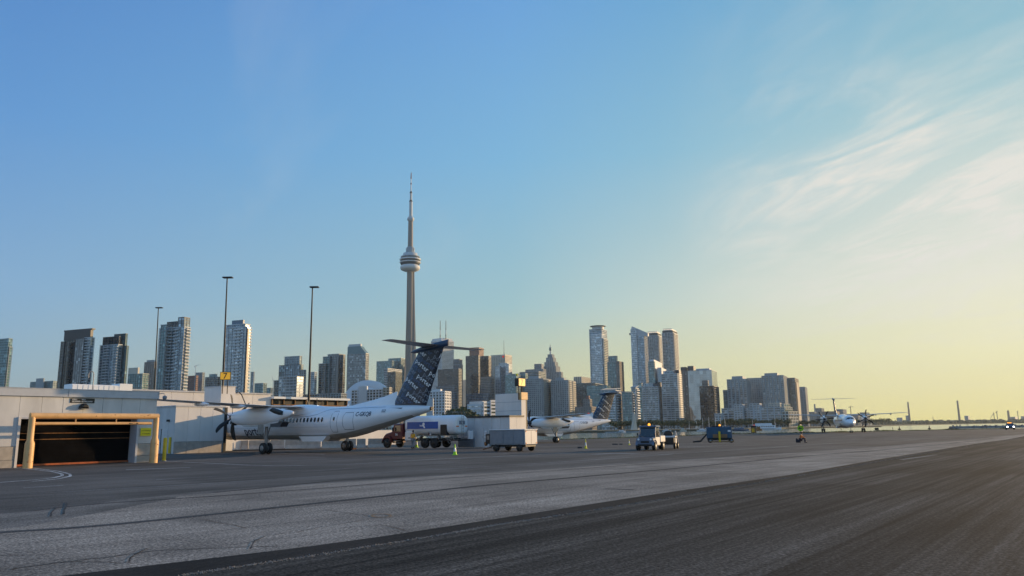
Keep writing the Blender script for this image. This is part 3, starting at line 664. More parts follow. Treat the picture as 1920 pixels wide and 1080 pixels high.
    for s in (6.5, 9.5, 21.0): an.prism([(-s, 3.86), (-s-.3, 3.86), (-s-.34, 4.14), (-s-.2, 4.14)], -.012, .012)
    for s in (10, 14.5, 15.2, 17.2, 18.0): an.prism([(-s, 1.15), (-s-.3, 1.15), (-s-.26, .98), (-s-.1, .98)], -.04, .04)
    an.build('antenna', 'plane_white', root)
    return root
P1 = Vector((-5.35, 59.0, 0))
def nose_at(T, hd, s=32.8): return Vector((T[0] + s*math.cos(hd), T[1] + s*math.sin(hd), 0))
# ------------------------------------------------------------------ terminal buildings (local x along U, y along V, outward face at -y)
def frame(px, y): p = at(px, 800, y); return Vector((p.x, p.y, 0))
def vec_root(name, P, label, cat='building', rz=GA): return empty(name, P, rz, label, cat)
# 1. low hangar at the left
hp = frame(291.5, 51.5); hg = vec_root('terminal_building', hp, 'low grey panelled building with a wide black door at the left edge')
W = lambda px, py: onwall(px, py, hp, GA)
top = W(295, 735)[1]; dl = W(31, 860)[0]; dr_ = W(247, 860)[0]; dtop = W(100, 785.5)[1]; rk = W(285, 860)[0]
MB().box(-26, dl - .02, .16, 9, 0, top - .02).build('wall', 'wall_panel', hg)
MB().box(dr_ + .16, -.05, .16, 9, 0, top - .02).build('wall', 'wall_panel', hg)
MB().box(dl - .02, dr_ + .16, .16, 9, dtop + .05, top - .025).build('wall', 'wall_panel', hg)
MB().box(-26.1, .06, -.14, 9.1, top - .02, top + .02).build('roof', 'roof_membrane', hg)
MB().box(-26.1, .06, -.12, .1, top - .46, top - .02).build('fascia', 'fascia', hg)
for i in range(3): MB().box(-.02 - 5.6*(i+1) - .02, -.02 - 5.6*(i+1) + .01, -.13, -.115, top - .45, top - .03).build('fascia_joint', 'grey_paint', hg)
x = -.02; base_h = W(15, 838)[1]
def panel_run(root, x0, x1, z0, z1, wd, m='wall_panel', name='wall_panel', jit=.004, gap=.014, y0=-.0, y1=.2):
    n = max(1, round((x1 - x0) / wd)); wd = (x1 - x0) / n
    for i in range(n):
        d = rnd.uniform(-jit, jit); MB().bbox(x0 + i*wd + gap/2, x0 + (i+1)*wd - gap/2, y0 + d, y1, z0, z1, .008).build(name, m, root)
panel_run(hg, dr_ + .28, 0, base_h + .02, top - .47, 1.15)
panel_run(hg, dl - .12, dr_ + .28, dtop + .1, top - .47, 1.15)
panel_run(hg, -26, dl - .12, base_h + .02, top - .47, 1.15)
for z0, z1 in ((0, base_h * .36), (base_h * .36 + .015, base_h)):
    panel_run(hg, dr_ + .30, 0, z0, z1, 1.5, 'concrete', 'concrete_block', .008, y0=-.05)
    panel_run(hg, -26, dl - .14, z0, z1, 1.6, 'concrete', 'concrete_block', .008, y0=-.05)
MB().box(dl - .13, dl - .0, -.1, 1.0, 0, dtop + .1).build('door_jamb', 'wall_cream', hg)
MB().box(dr_ + .14, dr_ + .28, -.1, 1.0, 0, dtop + .1).build('door_jamb', 'fascia', hg)
MB().box(dl, dr_ + .14, -.06, 1.0, dtop, dtop + .1).build('door_lintel', 'fascia', hg)
dz = MB().box(dl, dr_ + .14, .80, .86, .12, dtop).build('shutter_door', 'door_black', hg)
hh = dtop / 14
for k in range(14): MB().bbox(dl + .01, dr_ + .13, .765, .80, .14 + k*(dtop-.14)/14, .14 + (k+1)*(dtop-.14)/14 - .010, .006).build('door_slat', 'door_black', dz)
for z in (W(100, 812)[1], W(100, 823.5)[1]): MB().box(dl + .02, dr_ + .1, .735, .765, z - .018, z + .018).build('door_rail', 'rust', dz)
MB().box(dl, dr_ + .13, .68, .83, .04, .15).build('door_seal', 'orange_strip', dz)
# sign plate over the door, wall lamp, camera, sign on pillar
a = W(131.5, 751.5); b2 = W(177, 751.5); zc = (W(150, 747)[1], W(150, 755.5)[1])
sg = empty('wall_sign', hp, GA, 'long narrow dark sign plate with small white lettering above the black door', 'sign')
MB().bbox(a[0], b2[0], -.035, -.005, zc[1], zc[0], .006).build('plate', 'black', sg)
def flat_text(root, txt, x0, z0, size, m, y, fit=None, nm='lettering', rz=None):
    vs, fs = text_geo(txt, size); a_, b_ = text_w(vs); k = fit / (b_ - a_) if fit else 1.
    return tag(MB().add([(x0 + (v[0]-a_)*k, y, z0 + v[1]) for v in vs], fs).build(nm, m, root), kind='stuff')
wd = b2[0] - a[0]
flat_text(sg, 'CARGO', a[0] + wd*.07, zc[1] + .17, .11, 'letter_white', -.038, wd*.2); flat_text(sg, 'DELIVERIES', a[0] + wd*.07, zc[1] + .05, .11, 'letter_white', -.038, wd*.34)
flat_text(sg, 'SALLE', a[0] + wd*.46, zc[1] + .17, .11, 'letter_white', -.038, wd*.16); flat_text(sg, 'RECEPTION DE FRET', a[0] + wd*.46, zc[1] + .05, .11, 'letter_white', -.038, wd*.46)
lp = W(156, 761); lm = empty('wall_lamp', hp, GA, 'dark hooded lamp on the grey wall throwing a long shadow', 'lamp')
MB().loft([[(lp[0] + .28*sx*k, -.02 - d, lp[1] + z*k) for sx, z in ((-1, -.16), (-.9, .0), (-.4, .13), (.4, .13), (.9, 0), (1, -.16))] for d, k in ((0, 1), (.16, 1.), (.30, .72), (.34, .5))], smooth=False).build('hood', 'dark_metal', lm)
MB().box(lp[0] - .2, lp[0] + .2, -.26, -.04, lp[1] - .19, lp[1] - .165).build('lens', 'steel', lm)
a = W(263, 802.5); b2 = W(282, 817); sg = empty('warning_sign', hp, GA, 'yellow rectangular warning sign on the pillar right of the black door', 'sign')
MB().bbox(a[0], b2[0], -.075, -.058, b2[1], a[1], .004).build('plate', 'sign_yellow', sg)
sw = b2[0] - a[0]; sh_ = a[1] - b2[1]
flat_text(sg, 'LOW CLEARANCE', a[0] + sw*.08, a[1] - sh_*.42, .10, 'black', -.078, sw*.84); flat_text(sg, 'AUTHORIZED', a[0] + sw*.1, b2[1] + sh_*.2, .10, 'black', -.078, sw*.8)
# pipe gantry in front of the door
gq = frame(289, 49.6); G = lambda px, py: onwall(px, py, gq, GA)
gt = empty('pipe_gantry', gq, GA, 'thick yellow painted steel pipe height barrier in front of the black door', 'barrier')
xl = G(53, 860)[0]; xr = G(288, 860)[0]; zt = G(160, 780)[1]; zm = G(160, 794)[1]; zk = G(290, 824)[1]
for xx in (xl, xr):
    MB().lathe([(.245, 0), (.245, zk - .12), (.22, zk - .02), (.17, zk + .1), (.17, zt + .0)], 18, (xx, 0, 0)).build('post', 'pipe_paint', gt)
MB().cyl((xl - .12, 0, zt), (xr + .12, 0, zt), .175, n=18).build('top_rail', 'pipe_paint', gt)
MB().cyl((xl + .16, 0, zm), (xr - .3, 0, zm), .085, n=12).build('lower_rail', 'pipe_paint', gt)
for px in (142, 218): xx = G(px, 787)[0]; MB().cyl((xx, 0, zm + .08), (xx, 0, zt - .16), .035, n=8).build('hanger', 'pipe_paint', gt)
flat_text(gt, 'MAX 2.3M', G(241, 794)[0], zm - .05, .13, 'black', -.09)
ch = MB(); r = random.Random(4)
for i in range(46):
    if i < 16: xx, yy, zz_ = r.uniform(xl, xr), -.176, zt + r.uniform(-.02, .1)
    else: xx, yy, zz_ = (xr if i % 2 else xl) + r.uniform(-.12, .14), -.24, r.uniform(.15, zk - .2)
    q = r.uniform(.012, .045); ch.add([(xx-q, yy, zz_), (xx, yy-.002, zz_-q*.6), (xx+q*1.4, yy, zz_+q*.2), (xx+q*.2, yy-.002, zz_+q*.7)], [(0, 1, 2, 3)])
tag(ch.build('paint_chips', 'pipe_chip', gt), kind='stuff')
# dome camera at the corner
cm = empty('security_camera', hp, GA, 'round security camera on an arm at the building corner', 'camera'); cz = W(300, 742)[1]
MB().tube([(0, -.1, cz + .1), (.1, -.35, cz + .15), (.2, -.5, cz + .1), (.22, -.52, cz)], .022).build('arm', 'steel', cm)
MB().lathe([(.02, .1), (.12, .06), (.14, -.02), (.13, -.1), (.08, -.17), (.01, -.2)], 14, (.22, -.52, cz - .1)).build('dome', 'grey_paint', cm)
# things on the hangar roof
def on_roof(px, py, y): p = at(px, py, y); return p
rt1 = at(190, 726, 56); ru = empty('rooftop_unit', (rt1.x, rt1.y, top), GA, 'long white ribbed cabinet with a sunlit end on the low roof', 'rooftop unit')
hz_ = at(190, 719.5, 56).z - top
MB().bbox(-2.3, 1.9, -.6, .6, 0, hz_ - .12, .03).build('cabinet', 'white_paint', ru)
for i in range(9): MB().bbox(-2.25 + i*.36, -2.25 + i*.36 + .3, -.64, -.6, .05, hz_ - .17, .01).build('louvre', 'white_paint', ru)
MB().bbox(1.0, 1.95, -.64, .64, 0.02, hz_ + .02, .01).build('lid', 'white_paint', ru)
p = at(174, 724, 54); vp = empty('vent_pipe', (p.x, p.y, top), GA, 'grey swan neck vent pipe standing on the low roof', 'pipe')
hv = at(172, 693, 54).z - top
MB().tube([(0, 0, 0), (0, 0, hv - .35)] + [(-.17 + .17*math.cos(t), 0, hv - .33 + .2*math.sin(t)) for t in [math.pi*i/8 for i in range(9)]] + [(-.34, 0, hv - .62)], .035).build('pipe', 'steel', vp)
MB().cyl((0, 0, 0), (0, 0, .14), .12, n=10).build('flashing', 'dark_metal', vp)
p = at(194, 727, 53.4); rh = empty('roof_hatch', (p.x, p.y, top), GA, 'small grey hatch box on the low roof beside the vent pipe', 'hatch'); MB().bbox(-.35, .35, -.3, .3, 0, .22, .03).build('box', 'grey_paint', rh)
# 2. annex with side door
an_p = frame(420, 75.2); an = vec_root('terminal_building', an_p, 'pale panelled annex with a grey side door, in front of the parked nose')
A_ = lambda px, py: onwall(px, py, an_p, GA); xa = A_(327.5, 800)[0]; ta = 4.25; bh = A_(380, 827)[1]
MB().box(xa + .2, -.05, .2, 4.2, 0, ta - .1).build('wall', 'wall_cream', an)
panel_run(an, xa, 0, bh, ta, 1.25, 'wall_cream'); panel_run(an, xa, 0, 0, bh - .015, 1.3, 'concrete', 'concrete_block', .008, y0=-.03)
MB().box(xa - .06, .05, -.08, 4.3, ta, ta + .12).build('roof', 'roof_membrane', an)
MB().box(-.02, .24, -.1, .2, 0, ta).build('dark_edge_strip', 'black', an)  # dark strip down the right end of the wall
for i in range(4):                                                  # return wall
    MB().bbox(xa, xa + .2, .0 + i*1.05 + .008, .0 + (i+1)*1.05 - .008, 0, ta, .008).build('wall_panel', 'wall_panel', an)
dd = MB().bbox(xa - .04, xa + .02, 1.1, 2.15, .02, 2.2, .01).build('door', 'wall_panel', an); MB().box(xa - .03, xa + .0, 2.15, 2.32, 0, 2.25).build('door_frame', 'black', an)
MB().cyl((xa - .06, 1.22, 1.0), (xa - .06, 1.22, 1.14), .02, n=6).build('handle', 'dark_metal', dd)
MB().bbox(xa - .22, xa, .9, 1.15, 2.9, 3.1, .02).build('door_lamp', 'dark_metal', an)
# bollards
for px, y_, h_, lb in ((311.5, 52.6, 1.55, 'bright yellow bollard standing beside the right leg of the pipe gantry'), (320.5, 71.5, 1.5, 'yellow bollard against the annex wall beside the side door')):
    p = frame(px, y_); bo = empty('bollard', p, 0, lb, 'bollard', 'yellow bollards')
    MB().lathe([(.12, 0), (.12, h_ - .06), (.09, h_ - .01), (.02, h_)], 14).build('post', 'yellow', bo); MB().lathe([(.17, 0), (.17, .03), (.13, .04)], 14).build('base', 'steel', bo)
# 3. main terminal behind
mp_ = frame(295, 80); mt = vec_root('terminal_building', mp_, 'long cream flat roofed terminal wall behind the near wing'); Tm = lambda px, py: onwall(px, py, mp_, GA)
xe = Tm(508.5, 740)[0]; tm = Tm(295, 731.7)[1]
MB().box(-6, xe, .2, 20, 0, tm - .08).build('wall', 'wall_cream', mt); panel_run(mt, -6, xe, .9, tm - .1, 2.4, 'wall_cream', gap=.02); panel_run(mt, -6, xe, 0, .88, 2.4, 'concrete', 'concrete_block', y0=-.03)
MB().box(-6.1, xe + .08, -.12, 20.1, tm - .1, tm + .04).build('roof', 'roof_membrane', mt)
bx = frame(411, 79.2); B_ = lambda px, py: onwall(px, py, bx, GA); xb = B_(441, 740)[0]; tb_ = B_(411, 724.3)[1]
bb = vec_root('stair_tower', bx, 'square white stair block rising above the terminal under the number sign')
MB().bbox(0, xb, 0, 3.1, 0, tb_, .02).build('wall', 'wall_cream', bb); MB().box(-.05, xb + .05, -.05, 3.15, tb_, tb_ + .07).build('roof', 'roof_membrane', bb)
for z in (1.2, 2.4, 3.6, 4.8): MB().box(-.015, .0, .05, 3.05, z, z + .03).build('panel_joint', 'grey_paint', bb)
p = at(440, 737, 78); hs = tag(MB().tube([at(442, 736.5, 78), at(448, 735, 78), at(453, 740, 78), at(458, 752, 78), at(462, 762, 78)], .05).build('boom_hose', 'dark_metal'), 'thin dark curved hose arching beside the white stair block', 'hose')
# 4. glazed gallery
gp_ = frame(509.5, 90.5); gl = vec_root('gallery', gp_, 'dark windowed upper gallery with a thin pale roof behind the parked plane'); Gl = lambda px, py: onwall(px, py, gp_, GA)
xg = Gl(652, 750)[0]; tg = Gl(509, 743.5)[1]; zb1 = Gl(509, 758)[1]
MB().box(0, xg, .3, 12, 0, tg - .25).build('wall', 'grey_paint', gl); MB().box(-.1, xg + .1, -.35, 12.3, tg - .25, tg).build('roof', 'white_paint', gl)
MB().box(0, xg, -.12, .3, zb1 - .10, zb1).build('sill', 'rust', gl)
nn = 7
for i in range(nn): MB().box(xg*i/nn + .05, xg*(i+1)/nn - .05, .2, .28, zb1 + .0, tg - .25).build('window', 'black', gl)
for i in range(nn + 1): MB().box(xg*i/nn - .05, xg*i/nn + .05, .05, .28, zb1, tg - .25).build('mullion', 'wood', gl)
MB().box(0, xg, -.04, .3, 0, zb1 - .14).build('lower_wall', 'b_brown', gl)
p = at(594, 762, 88.5); wl_ = tag(MB().cyl((p.x, p.y, p.z - 1), (p.x, p.y, p.z + .9), .05, n=6).build('roof_post', 'dark_metal'), 'thin dark post rising behind the plane roof in front of the gallery', 'post')
for px in (590, 595.5):
    p = at(px, 762.5, 88); tag(MB().lathe([(.02, -.16), (.13, -.1), (.15, 0), (.13, .1), (.02, .16)], 10, p).build('lamp', 'lamp_white'), 'small lit warm lamp glowing above the plane roof, %s of the two' % ('left' if px == 590 else 'right'), 'lamp', 'lit lamps behind the plane roof')
# base wall and concrete barriers under the fuselage
bp_ = frame(430, 84); lw = empty('barrier_wall', bp_, GA, 'low pale wall behind the landing gear', 'wall'); Bw = lambda px, py: onwall(px, py, bp_, GA)
MB().box(-1, Bw(760, 840)[0], 1.6, 1.9, 0, 1.9).build('wall', 'wall_cream', lw)
bars = [(452, 466, 'short'), (466, 533.5, 'a'), (534.5, 602, 'b'), (603, 668, 'c'), (669, 686, 'd'), (690, 726, 'e')]
lbs = ['short concrete block under the plane nose', 'pale concrete barrier directly behind the near main wheels', 'pale concrete barrier in the middle of the row under the plane', 'pale concrete barrier left of the far main wheels', 'short bluish block just right of the far main wheels', 'grey concrete barrier just left of the red truck cab']
for (x0, x1, _), lb in zip(bars, lbs):
    P0 = at(x0, 842, 87.); P1_ = at(x1, 842, 87. + (x1-x0)*.02); h_ = .98
    L_ = math.dist(P0[:2], P1_[:2]); ro = tag(MB().prism([(-.3, 0), (.3, 0), (.27, .12), (.12, .4), (.1, h_), (-.1, h_), (-.12, .4), (-.27, .12)], 0, L_ - .06, 'x').build('concrete_barrier', 'concrete'), lb, 'barrier', 'concrete barriers under the plane')
    ro.location = (P0.x, P0.y, 0); ro.rotation_euler = (0, 0, math.atan2(P1_.y-P0.y, P1_.x-P0.x))
# 5. service building right of the truck (faces: along V shaded, along U sunlit)
sp = frame(955.5, 78); sb = vec_root('service_building', sp, 'low pale service building with dark roof edge right of the fuel truck')
ts = at(955, 781, 78).z; lv = 6.9; lu = 2.35
MB().box(.2, lu - .02, .2, lv, 0, ts - .1).build('wall', 'wall_cream', sb)
for i in range(6):
    MB().bbox(0 + rnd.uniform(-.004, .004), .2, i*lv/6 + .01, (i+1)*lv/6 - .01, .0, ts - .04, .008).build('wall_panel', 'wall_panel', sb)
panel_run(sb, 0, lu, 0, ts - .04, 1.2, 'wall_cream')
MB().box(-.1, lu + .06, -.06, lv + .05, ts - .04, ts + .12).build('roof', 'black', sb)
MB().bbox(-.06, .0, .9, 2.6, .1, 1.72, .01).build('roller_door', 'b_teal', sb)
MB().bbox(-.09, 0, 4.6, 6.8, 0, 1.0, .02).build('bumper_panel', 'grey_paint', sb)
d_ = MB().bbox(-.05, 0, 3.4, 4.2, .05, 2.0, .01).build('door', 'wall_panel', sb); MB().cyl((-.08, 3.5, 1), (-.08, 3.5, 1.1), .02, n=6).build('handle', 'dark_metal', d_)
for i in range(3): MB().bbox(-.1, -.02, 2.9 + i*.0, 3.25, .95 + i*.27, 1.15 + i*.27, .01).build('notice', 'white_paint', sb)
tp_ = frame(978, 80.2); tt = vec_root('service_tower', tp_, 'tall blank white box with a sunlit right edge above the service building'); ht = at(978, 737, 80.2).z
MB().bbox(0, .8, 0, 3.45, 0, ht, .02).build('wall', 'wall_cream', tt); MB().bbox(-.03, 1.1, -.05, .4, ht - .68, ht + .1, .02).build('overhang', 'pipe_paint', tt)  # overhang in warm paint: its sunlight is put into the colour
for z in (ht - .9, ht - 1.8): MB().box(-.012, 0, .02, 3.4, z, z + .03).build('panel_joint', 'grey_paint', tt)
MB().box(.8, 1.0, .0, .35, 0, ht - .7).build('cable_duct', 'dark_metal', tt)
# ------------------------------------------------------------------ light poles and number signs
def light_pole(px_t, py_t, px_b, y, r0, lb, arms):
    P = at(px_b, 800, y); zt_ = at(px_t, py_t, y).z; pl_ = empty('light_pole', (P.x, P.y, 0), 0, lb, 'light pole', 'tall apron light poles')
    dx = at(px_t, py_t, y).x - P.x
    MB().cyl((0, 0, 0), (dx, 0, zt_), r0, r0*.42, 12).build('pole', 'dark_metal', pl_)
    for a_ in arms:
        MB().box(dx + min(0, a_), dx + max(0, a_), -.05, .05, zt_ - .06, zt_ + .02).build('arm', 'dark_metal', pl_)
        lo = MB().bbox(dx + a_ - .32, dx + a_ + .32, -.28, .28, zt_ - .04, zt_ + .12, .03).build('lamp_head', 'dark_metal', pl_)
    return pl_
light_pole(297, 577.5, 287, 126, .17, 'leftmost and shortest looking thin light pole behind the low roof', (-.1, .35))
light_pole(426, 521, 415, 92, .17, 'tallest light pole, beside the yellow number sign', (-.2, .35))
light_pole(586, 539, 577, 93, .18, 'light pole with a single lit side above the gallery roof', (.0, .45))
def number_sign(px, py, y, wpx, hpx, rz, lb, dep=.25):
    P = at(px, py, y); s_ = (wpx / 1440 * y) / 2; h_ = (hpx / 1440 * y) / 2
    ns = empty('number_sign', (P.x, P.y, P.z - h_ - .05), rz, lb, 'sign', 'yellow stand number signs')
    MB().bbox(-s_ - .05, s_ + .05, -dep/2, dep/2, 0, 2*h_ + .1, .02).build('case', 'black', ns)
    for q in (-1, 1): MB().box(-s_, s_, q*(dep/2 + .004) - .004, q*(dep/2 + .004) + .004, .05, 2*h_ + .05).build('panel', 'sign_lit', ns)
    for q in (-.25, .25): MB().cyl((s_*q*2, 0, -1.4), (s_*q*2, 0, 0), .05, n=6).build('post', 'dark_metal', ns)
    vs, fs = text_geo('7', 2*h_*1.15); a_, b_ = text_w(vs); k = (a_ + b_) / 2
    MB().add([(v[0]-k, -dep/2 - .012, .05 + h_*.22 + v[1]) for v in vs], fs).build('lettering', 'black', ns)
    MB().add([(-(v[0]-k), dep/2 + .012, .05 + h_*.22 + v[1]) for v in vs], fs).build('lettering', 'black', ns)
number_sign(423, 705, 79, 17.5, 13, R(8), 'yellow sign with the number seven on the white stair block')
number_sign(975, 717, 80.5, 21, 13, R(56), 'yellow box sign turned edge-on on the tall white box, its right face sunlit', .5)
p = at(969, 702.5, 80.5); tag(MB().lathe([(.02, -.1), (.12, -.08), (.13, 0), (.07, .1), (.01, .12)], 10, p).build('beacon', 'sign_yellow'), 'small yellow lamp above the edge-on box sign', 'lamp')
# ------------------------------------------------------------------ aircraft
def placed(T, hdg, z, *a, **k):
    N_ = nose_at(T, hdg); return make_plane('airliner', (N_.x, N_.y, z), hdg, *a, **k)
placed((-5.025, 59.42), 2.4814, 0, 'nearest parked airliner, tail towards us with rows of words on its tall dark fin', 'C-GKQB', '522')
placed((18.55, 139.0), -2.5721, -.42, 'smaller looking parked airliner right of the tall white box, tail to the right', 'C-GLQB', '516')
placed((82.72, 201.36), -1.855, 0, 'distant airliner facing us nose on near the water', 'C-GLQC', front_only=True)
# orange wheel chocks
for px, py, lb in ((497, 846.5, 'orange wheel chock at the near main wheels'), (659, 842.8, 'orange wheel chock at the far main wheels')):
    p = gp(px, py); co = tag(MB().prism([(-.12, 0), (.12, 0), (.06, .14), (-.06, .14)], -.5, .5, 'y').build('wheel_chock', 'orange'), lb, 'chock', 'orange wheel chocks'); co.location = (p.x, p.y, .0); co.rotation_euler = (0, 0, R(-52))
# ------------------------------------------------------------------ people
def person(name, loc, rz, label, J, shirt, legs, hat=None, vest=None, sc=1.):
    """J: joint name -> (x, y, z); one skinned body, clothing pieces as children"""
    root = empty(name, loc, rz, label, 'person')
    E_ = [('pelvis', 'waist', .15, .13), ('waist', 'chest', .13, .16), ('chest', 'neck', .16, .055), ('neck', 'head', .055, .085), ('head', 'crown', .085, .07)]
    rad = dict(pelvis=.145, waist=.125, chest=.155, neck=.06, head=.088, crown=.06, sl=.065, sr=.065, el=.045, er=.045, wl=.032, wr=.032, hl=.04, hr=.04, hipl=.095, hipr=.095, kl=.06, kr=.06, al=.045, ar=.045, tl=.035, tr=.035)
    ed = [('pelvis', 'waist'), ('waist', 'chest'), ('chest', 'neck'), ('neck', 'head'), ('head', 'crown'), ('chest', 'sl'), ('sl', 'el'), ('el', 'wl'), ('wl', 'hl'), ('chest', 'sr'), ('sr', 'er'), ('er', 'wr'), ('wr', 'hr'),
          ('pelvis', 'hipl'), ('hipl', 'kl'), ('kl', 'al'), ('al', 'tl'), ('pelvis', 'hipr'), ('hipr', 'kr'), ('kr', 'ar'), ('ar', 'tr')]
    names = list(rad); idx = {n: i for i, n in enumerate(names)}
    def skin(nm, keep, g, m):
        ks = [n for n in names if n in keep]; ii = {n: i for i, n in enumerate(ks)}
        me = bpy.data.meshes.new(nm); me.from_pydata([Vector(J[n])*sc for n in ks], [(ii[a], ii[b]) for a, b in ed if a in ii and b in ii], [])
        o = bpy.data.objects.new(nm, me); COL.objects.link(o)
        mo = o.modifiers.new('s', 'SKIN'); mo.use_smooth_shade = True
        for n in ks: v = me.skin_vertices[0].data[ii[n]]; v.radius = (rad[n]*sc*g, rad[n]*sc*g)
        me.skin_vertices[0].data[0].use_root = True
        sb_ = o.modifiers.new('u', 'SUBSURF'); sb_.levels = 1; sb_.render_levels = 1
        dg = bpy.context.evaluated_depsgraph_get(); m2 = bpy.data.meshes.new_from_object(o.evaluated_get(dg)); bpy.data.objects.remove(o)
        m2.materials.clear(); m2.materials.append(M[m]); o = bpy.data.objects.new(nm, m2); COL.objects.link(o); o.parent = root; return o
    skin('body', names, 1., 'skin')
    skin('trousers', ['pelvis', 'hipl', 'hipr', 'kl', 'kr', 'al', 'ar'], 1.12, legs)
    skin('shirt', ['pelvis', 'waist', 'chest', 'sl', 'sr', 'el', 'er', 'wl', 'wr'], 1.08, shirt)
    if vest: skin('vest', ['pelvis', 'waist', 'chest', 'sl', 'sr'], 1.2, vest)
    hp_ = Vector(J['head']) * sc; MB().lathe([(.1*sc, -.02), (.112*sc, .03), (.1*sc, .09), (.06*sc, .135), (.01, .15)], 14, hp_ + Vector((0, .012, .02))).build('hat' if hat else 'hair', hat or 'hair', root)
    for q in (-1, 1):
        f_ = 'al' if q > 0 else 'ar'; a_ = Vector(J[f_])*sc; t_ = Vector(J['tl' if q > 0 else 'tr'])*sc; d = (t_ - a_)
        MB().loft([[a_ + d*k + Vector((w_*math.cos(t), 0, -.02 + .05*math.sin(t)*h_)) for t in [2*math.pi*i/8 for i in range(8)]] for k, w_, h_ in ((-.5, .04, 1), (0, .052, 1.3), (.7, .05, .9), (1.3, .03, .6))]).build('shoe', 'black', root)
    for hn in ('hl', 'hr'):
        h0 = Vector(J[hn])*sc
        for k in range(5): MB().tube([h0 + Vector(((k-2)*.016, -.01, -.02)), h0 + Vector(((k-2)*.02, -.03, -.07)), h0 + Vector(((k-2)*.018, -.02, -.1 + .01*abs(k-2)))], [.011, .01, .007], 5).build('finger', 'skin', root)
    fz = hp_ + Vector((0, -.085*sc, .0))
    MB().loft([[fz + Vector((x_, y_, z_)) for x_, z_ in ((-.012, 0), (.012, 0), (0, .04))] for y_ in (0., -.022)]).build('nose', 'skin', root)
    return root
ST = dict(pelvis=(0, 0, .95), waist=(0, 0, 1.12), chest=(0, -.02, 1.36), neck=(0, -.02, 1.52), head=(0, -.03, 1.64), crown=(0, -.03, 1.74), sl=(.19, 0, 1.43), sr=(-.19, 0, 1.43), el=(.27, .03, 1.15), er=(-.26, .0, 1.15), wl=(.24, -.12, .93), wr=(-.24, -.14, .95),
          hl=(.24, -.15, .86), hr=(-.24, -.18, .89), hipl=(.1, 0, .9), hipr=(-.1, 0, .9), kl=(.12, -.03, .5), kr=(-.12, .02, .5), al=(.12, .02, .09), ar=(-.13, .07, .09), tl=(.13, -.12, .05), tr=(-.14, -.06, .05))
p = at(774.5, 800, 79.6); person('person', (p.x, p.y, 0), R(150), 'worker in a yellow vest and jeans standing beside the fuel truck', ST, 'sign_orange', 'grey_paint', 'dark_cloth', 'sign_orange', 1.02)
p = at(962, 781, 84); person('person', (p.x, p.y, p.z - .02), R(100), 'dark figure standing on the service building roof', {**ST, 'wl': (.1, -.25, 1.25), 'hl': (.08, -.28, 1.3)}, 'dark_cloth', 'dark_cloth', None, None, .68)
SQ = dict(pelvis=(0, 0, .34), waist=(0, -.04, .5), chest=(0, -.12, .72), neck=(0, -.16, .87), head=(0, -.18, .98), crown=(0, -.18, 1.08), sl=(.19, -.12, .79), sr=(-.19, -.12, .79), el=(.24, -.3, .58), er=(-.24, -.3, .58), wl=(.16, -.48, .5), wr=(-.16, -.48, .5),
          hl=(.14, -.54, .47), hr=(-.14, -.54, .47), hipl=(.1, -.02, .32), hipr=(-.1, -.02, .32), kl=(.16, -.44, .5), kr=(-.16, -.44, .48), al=(.16, -.5, .09), ar=(-.16, -.48, .09), tl=(.17, -.64, .05), tr=(-.17, -.62, .05))
p = gp(1501, 830); person('person', (p.x, p.y, 0), R(60), 'marshaller in an orange vest crouching on the open apron', SQ, 'orange', 'dark_cloth', None, 'orange', .98)
st_ = tag(MB().bbox(-.14, .14, -.13, .13, 0, .3, .03).build('stool', 'dark_cloth'), 'small dark box the marshaller sits on', 'box'); st_.location = (p.x - .1, p.y + .12, 0)
q_ = at(1494, 822, p.y + .1); bk = tag(MB().loft([[(w_*math.cos(t), d_*math.sin(t), z_) for t in [2*math.pi*i/10 for i in range(10)]] for z_, w_, d_ in ((0, .08, .07), (.08, .13, .1), (.36, .13, .1), (.46, .06, .05))]).build('bag', 'dark_cloth'), 'dark bag on the ground behind the crouching marshaller', 'bag'); bk.location = (q_.x, q_.y, 0)
p = gp(1501.5, 811.6); ds = empty('round_sign', (p.x, p.y, 0), R(-20), 'round lime green sign with a dark arrow above the crouching marshaller', 'sign')
zc_ = at(1501.5, 803, p.y).z; MB().cyl((0, -.04, zc_), (0, .04, zc_), .72, n=28).build('disc', 'lime', ds); MB().cyl((0, 0, 0), (0, 0, zc_ - .6), .05, n=8).build('post', 'dark_metal', ds)
MB().add([(.35, -.05, zc_ + .12), (-.1, -.05, zc_ + .12), (-.1, -.05, zc_ + .34), (-.48, -.05, zc_), (-.1, -.05, zc_ - .34), (-.1, -.05, zc_ - .12), (.35, -.05, zc_ - .12)], [tuple(range(7))]).build('arrow', 'letter_navy', ds)
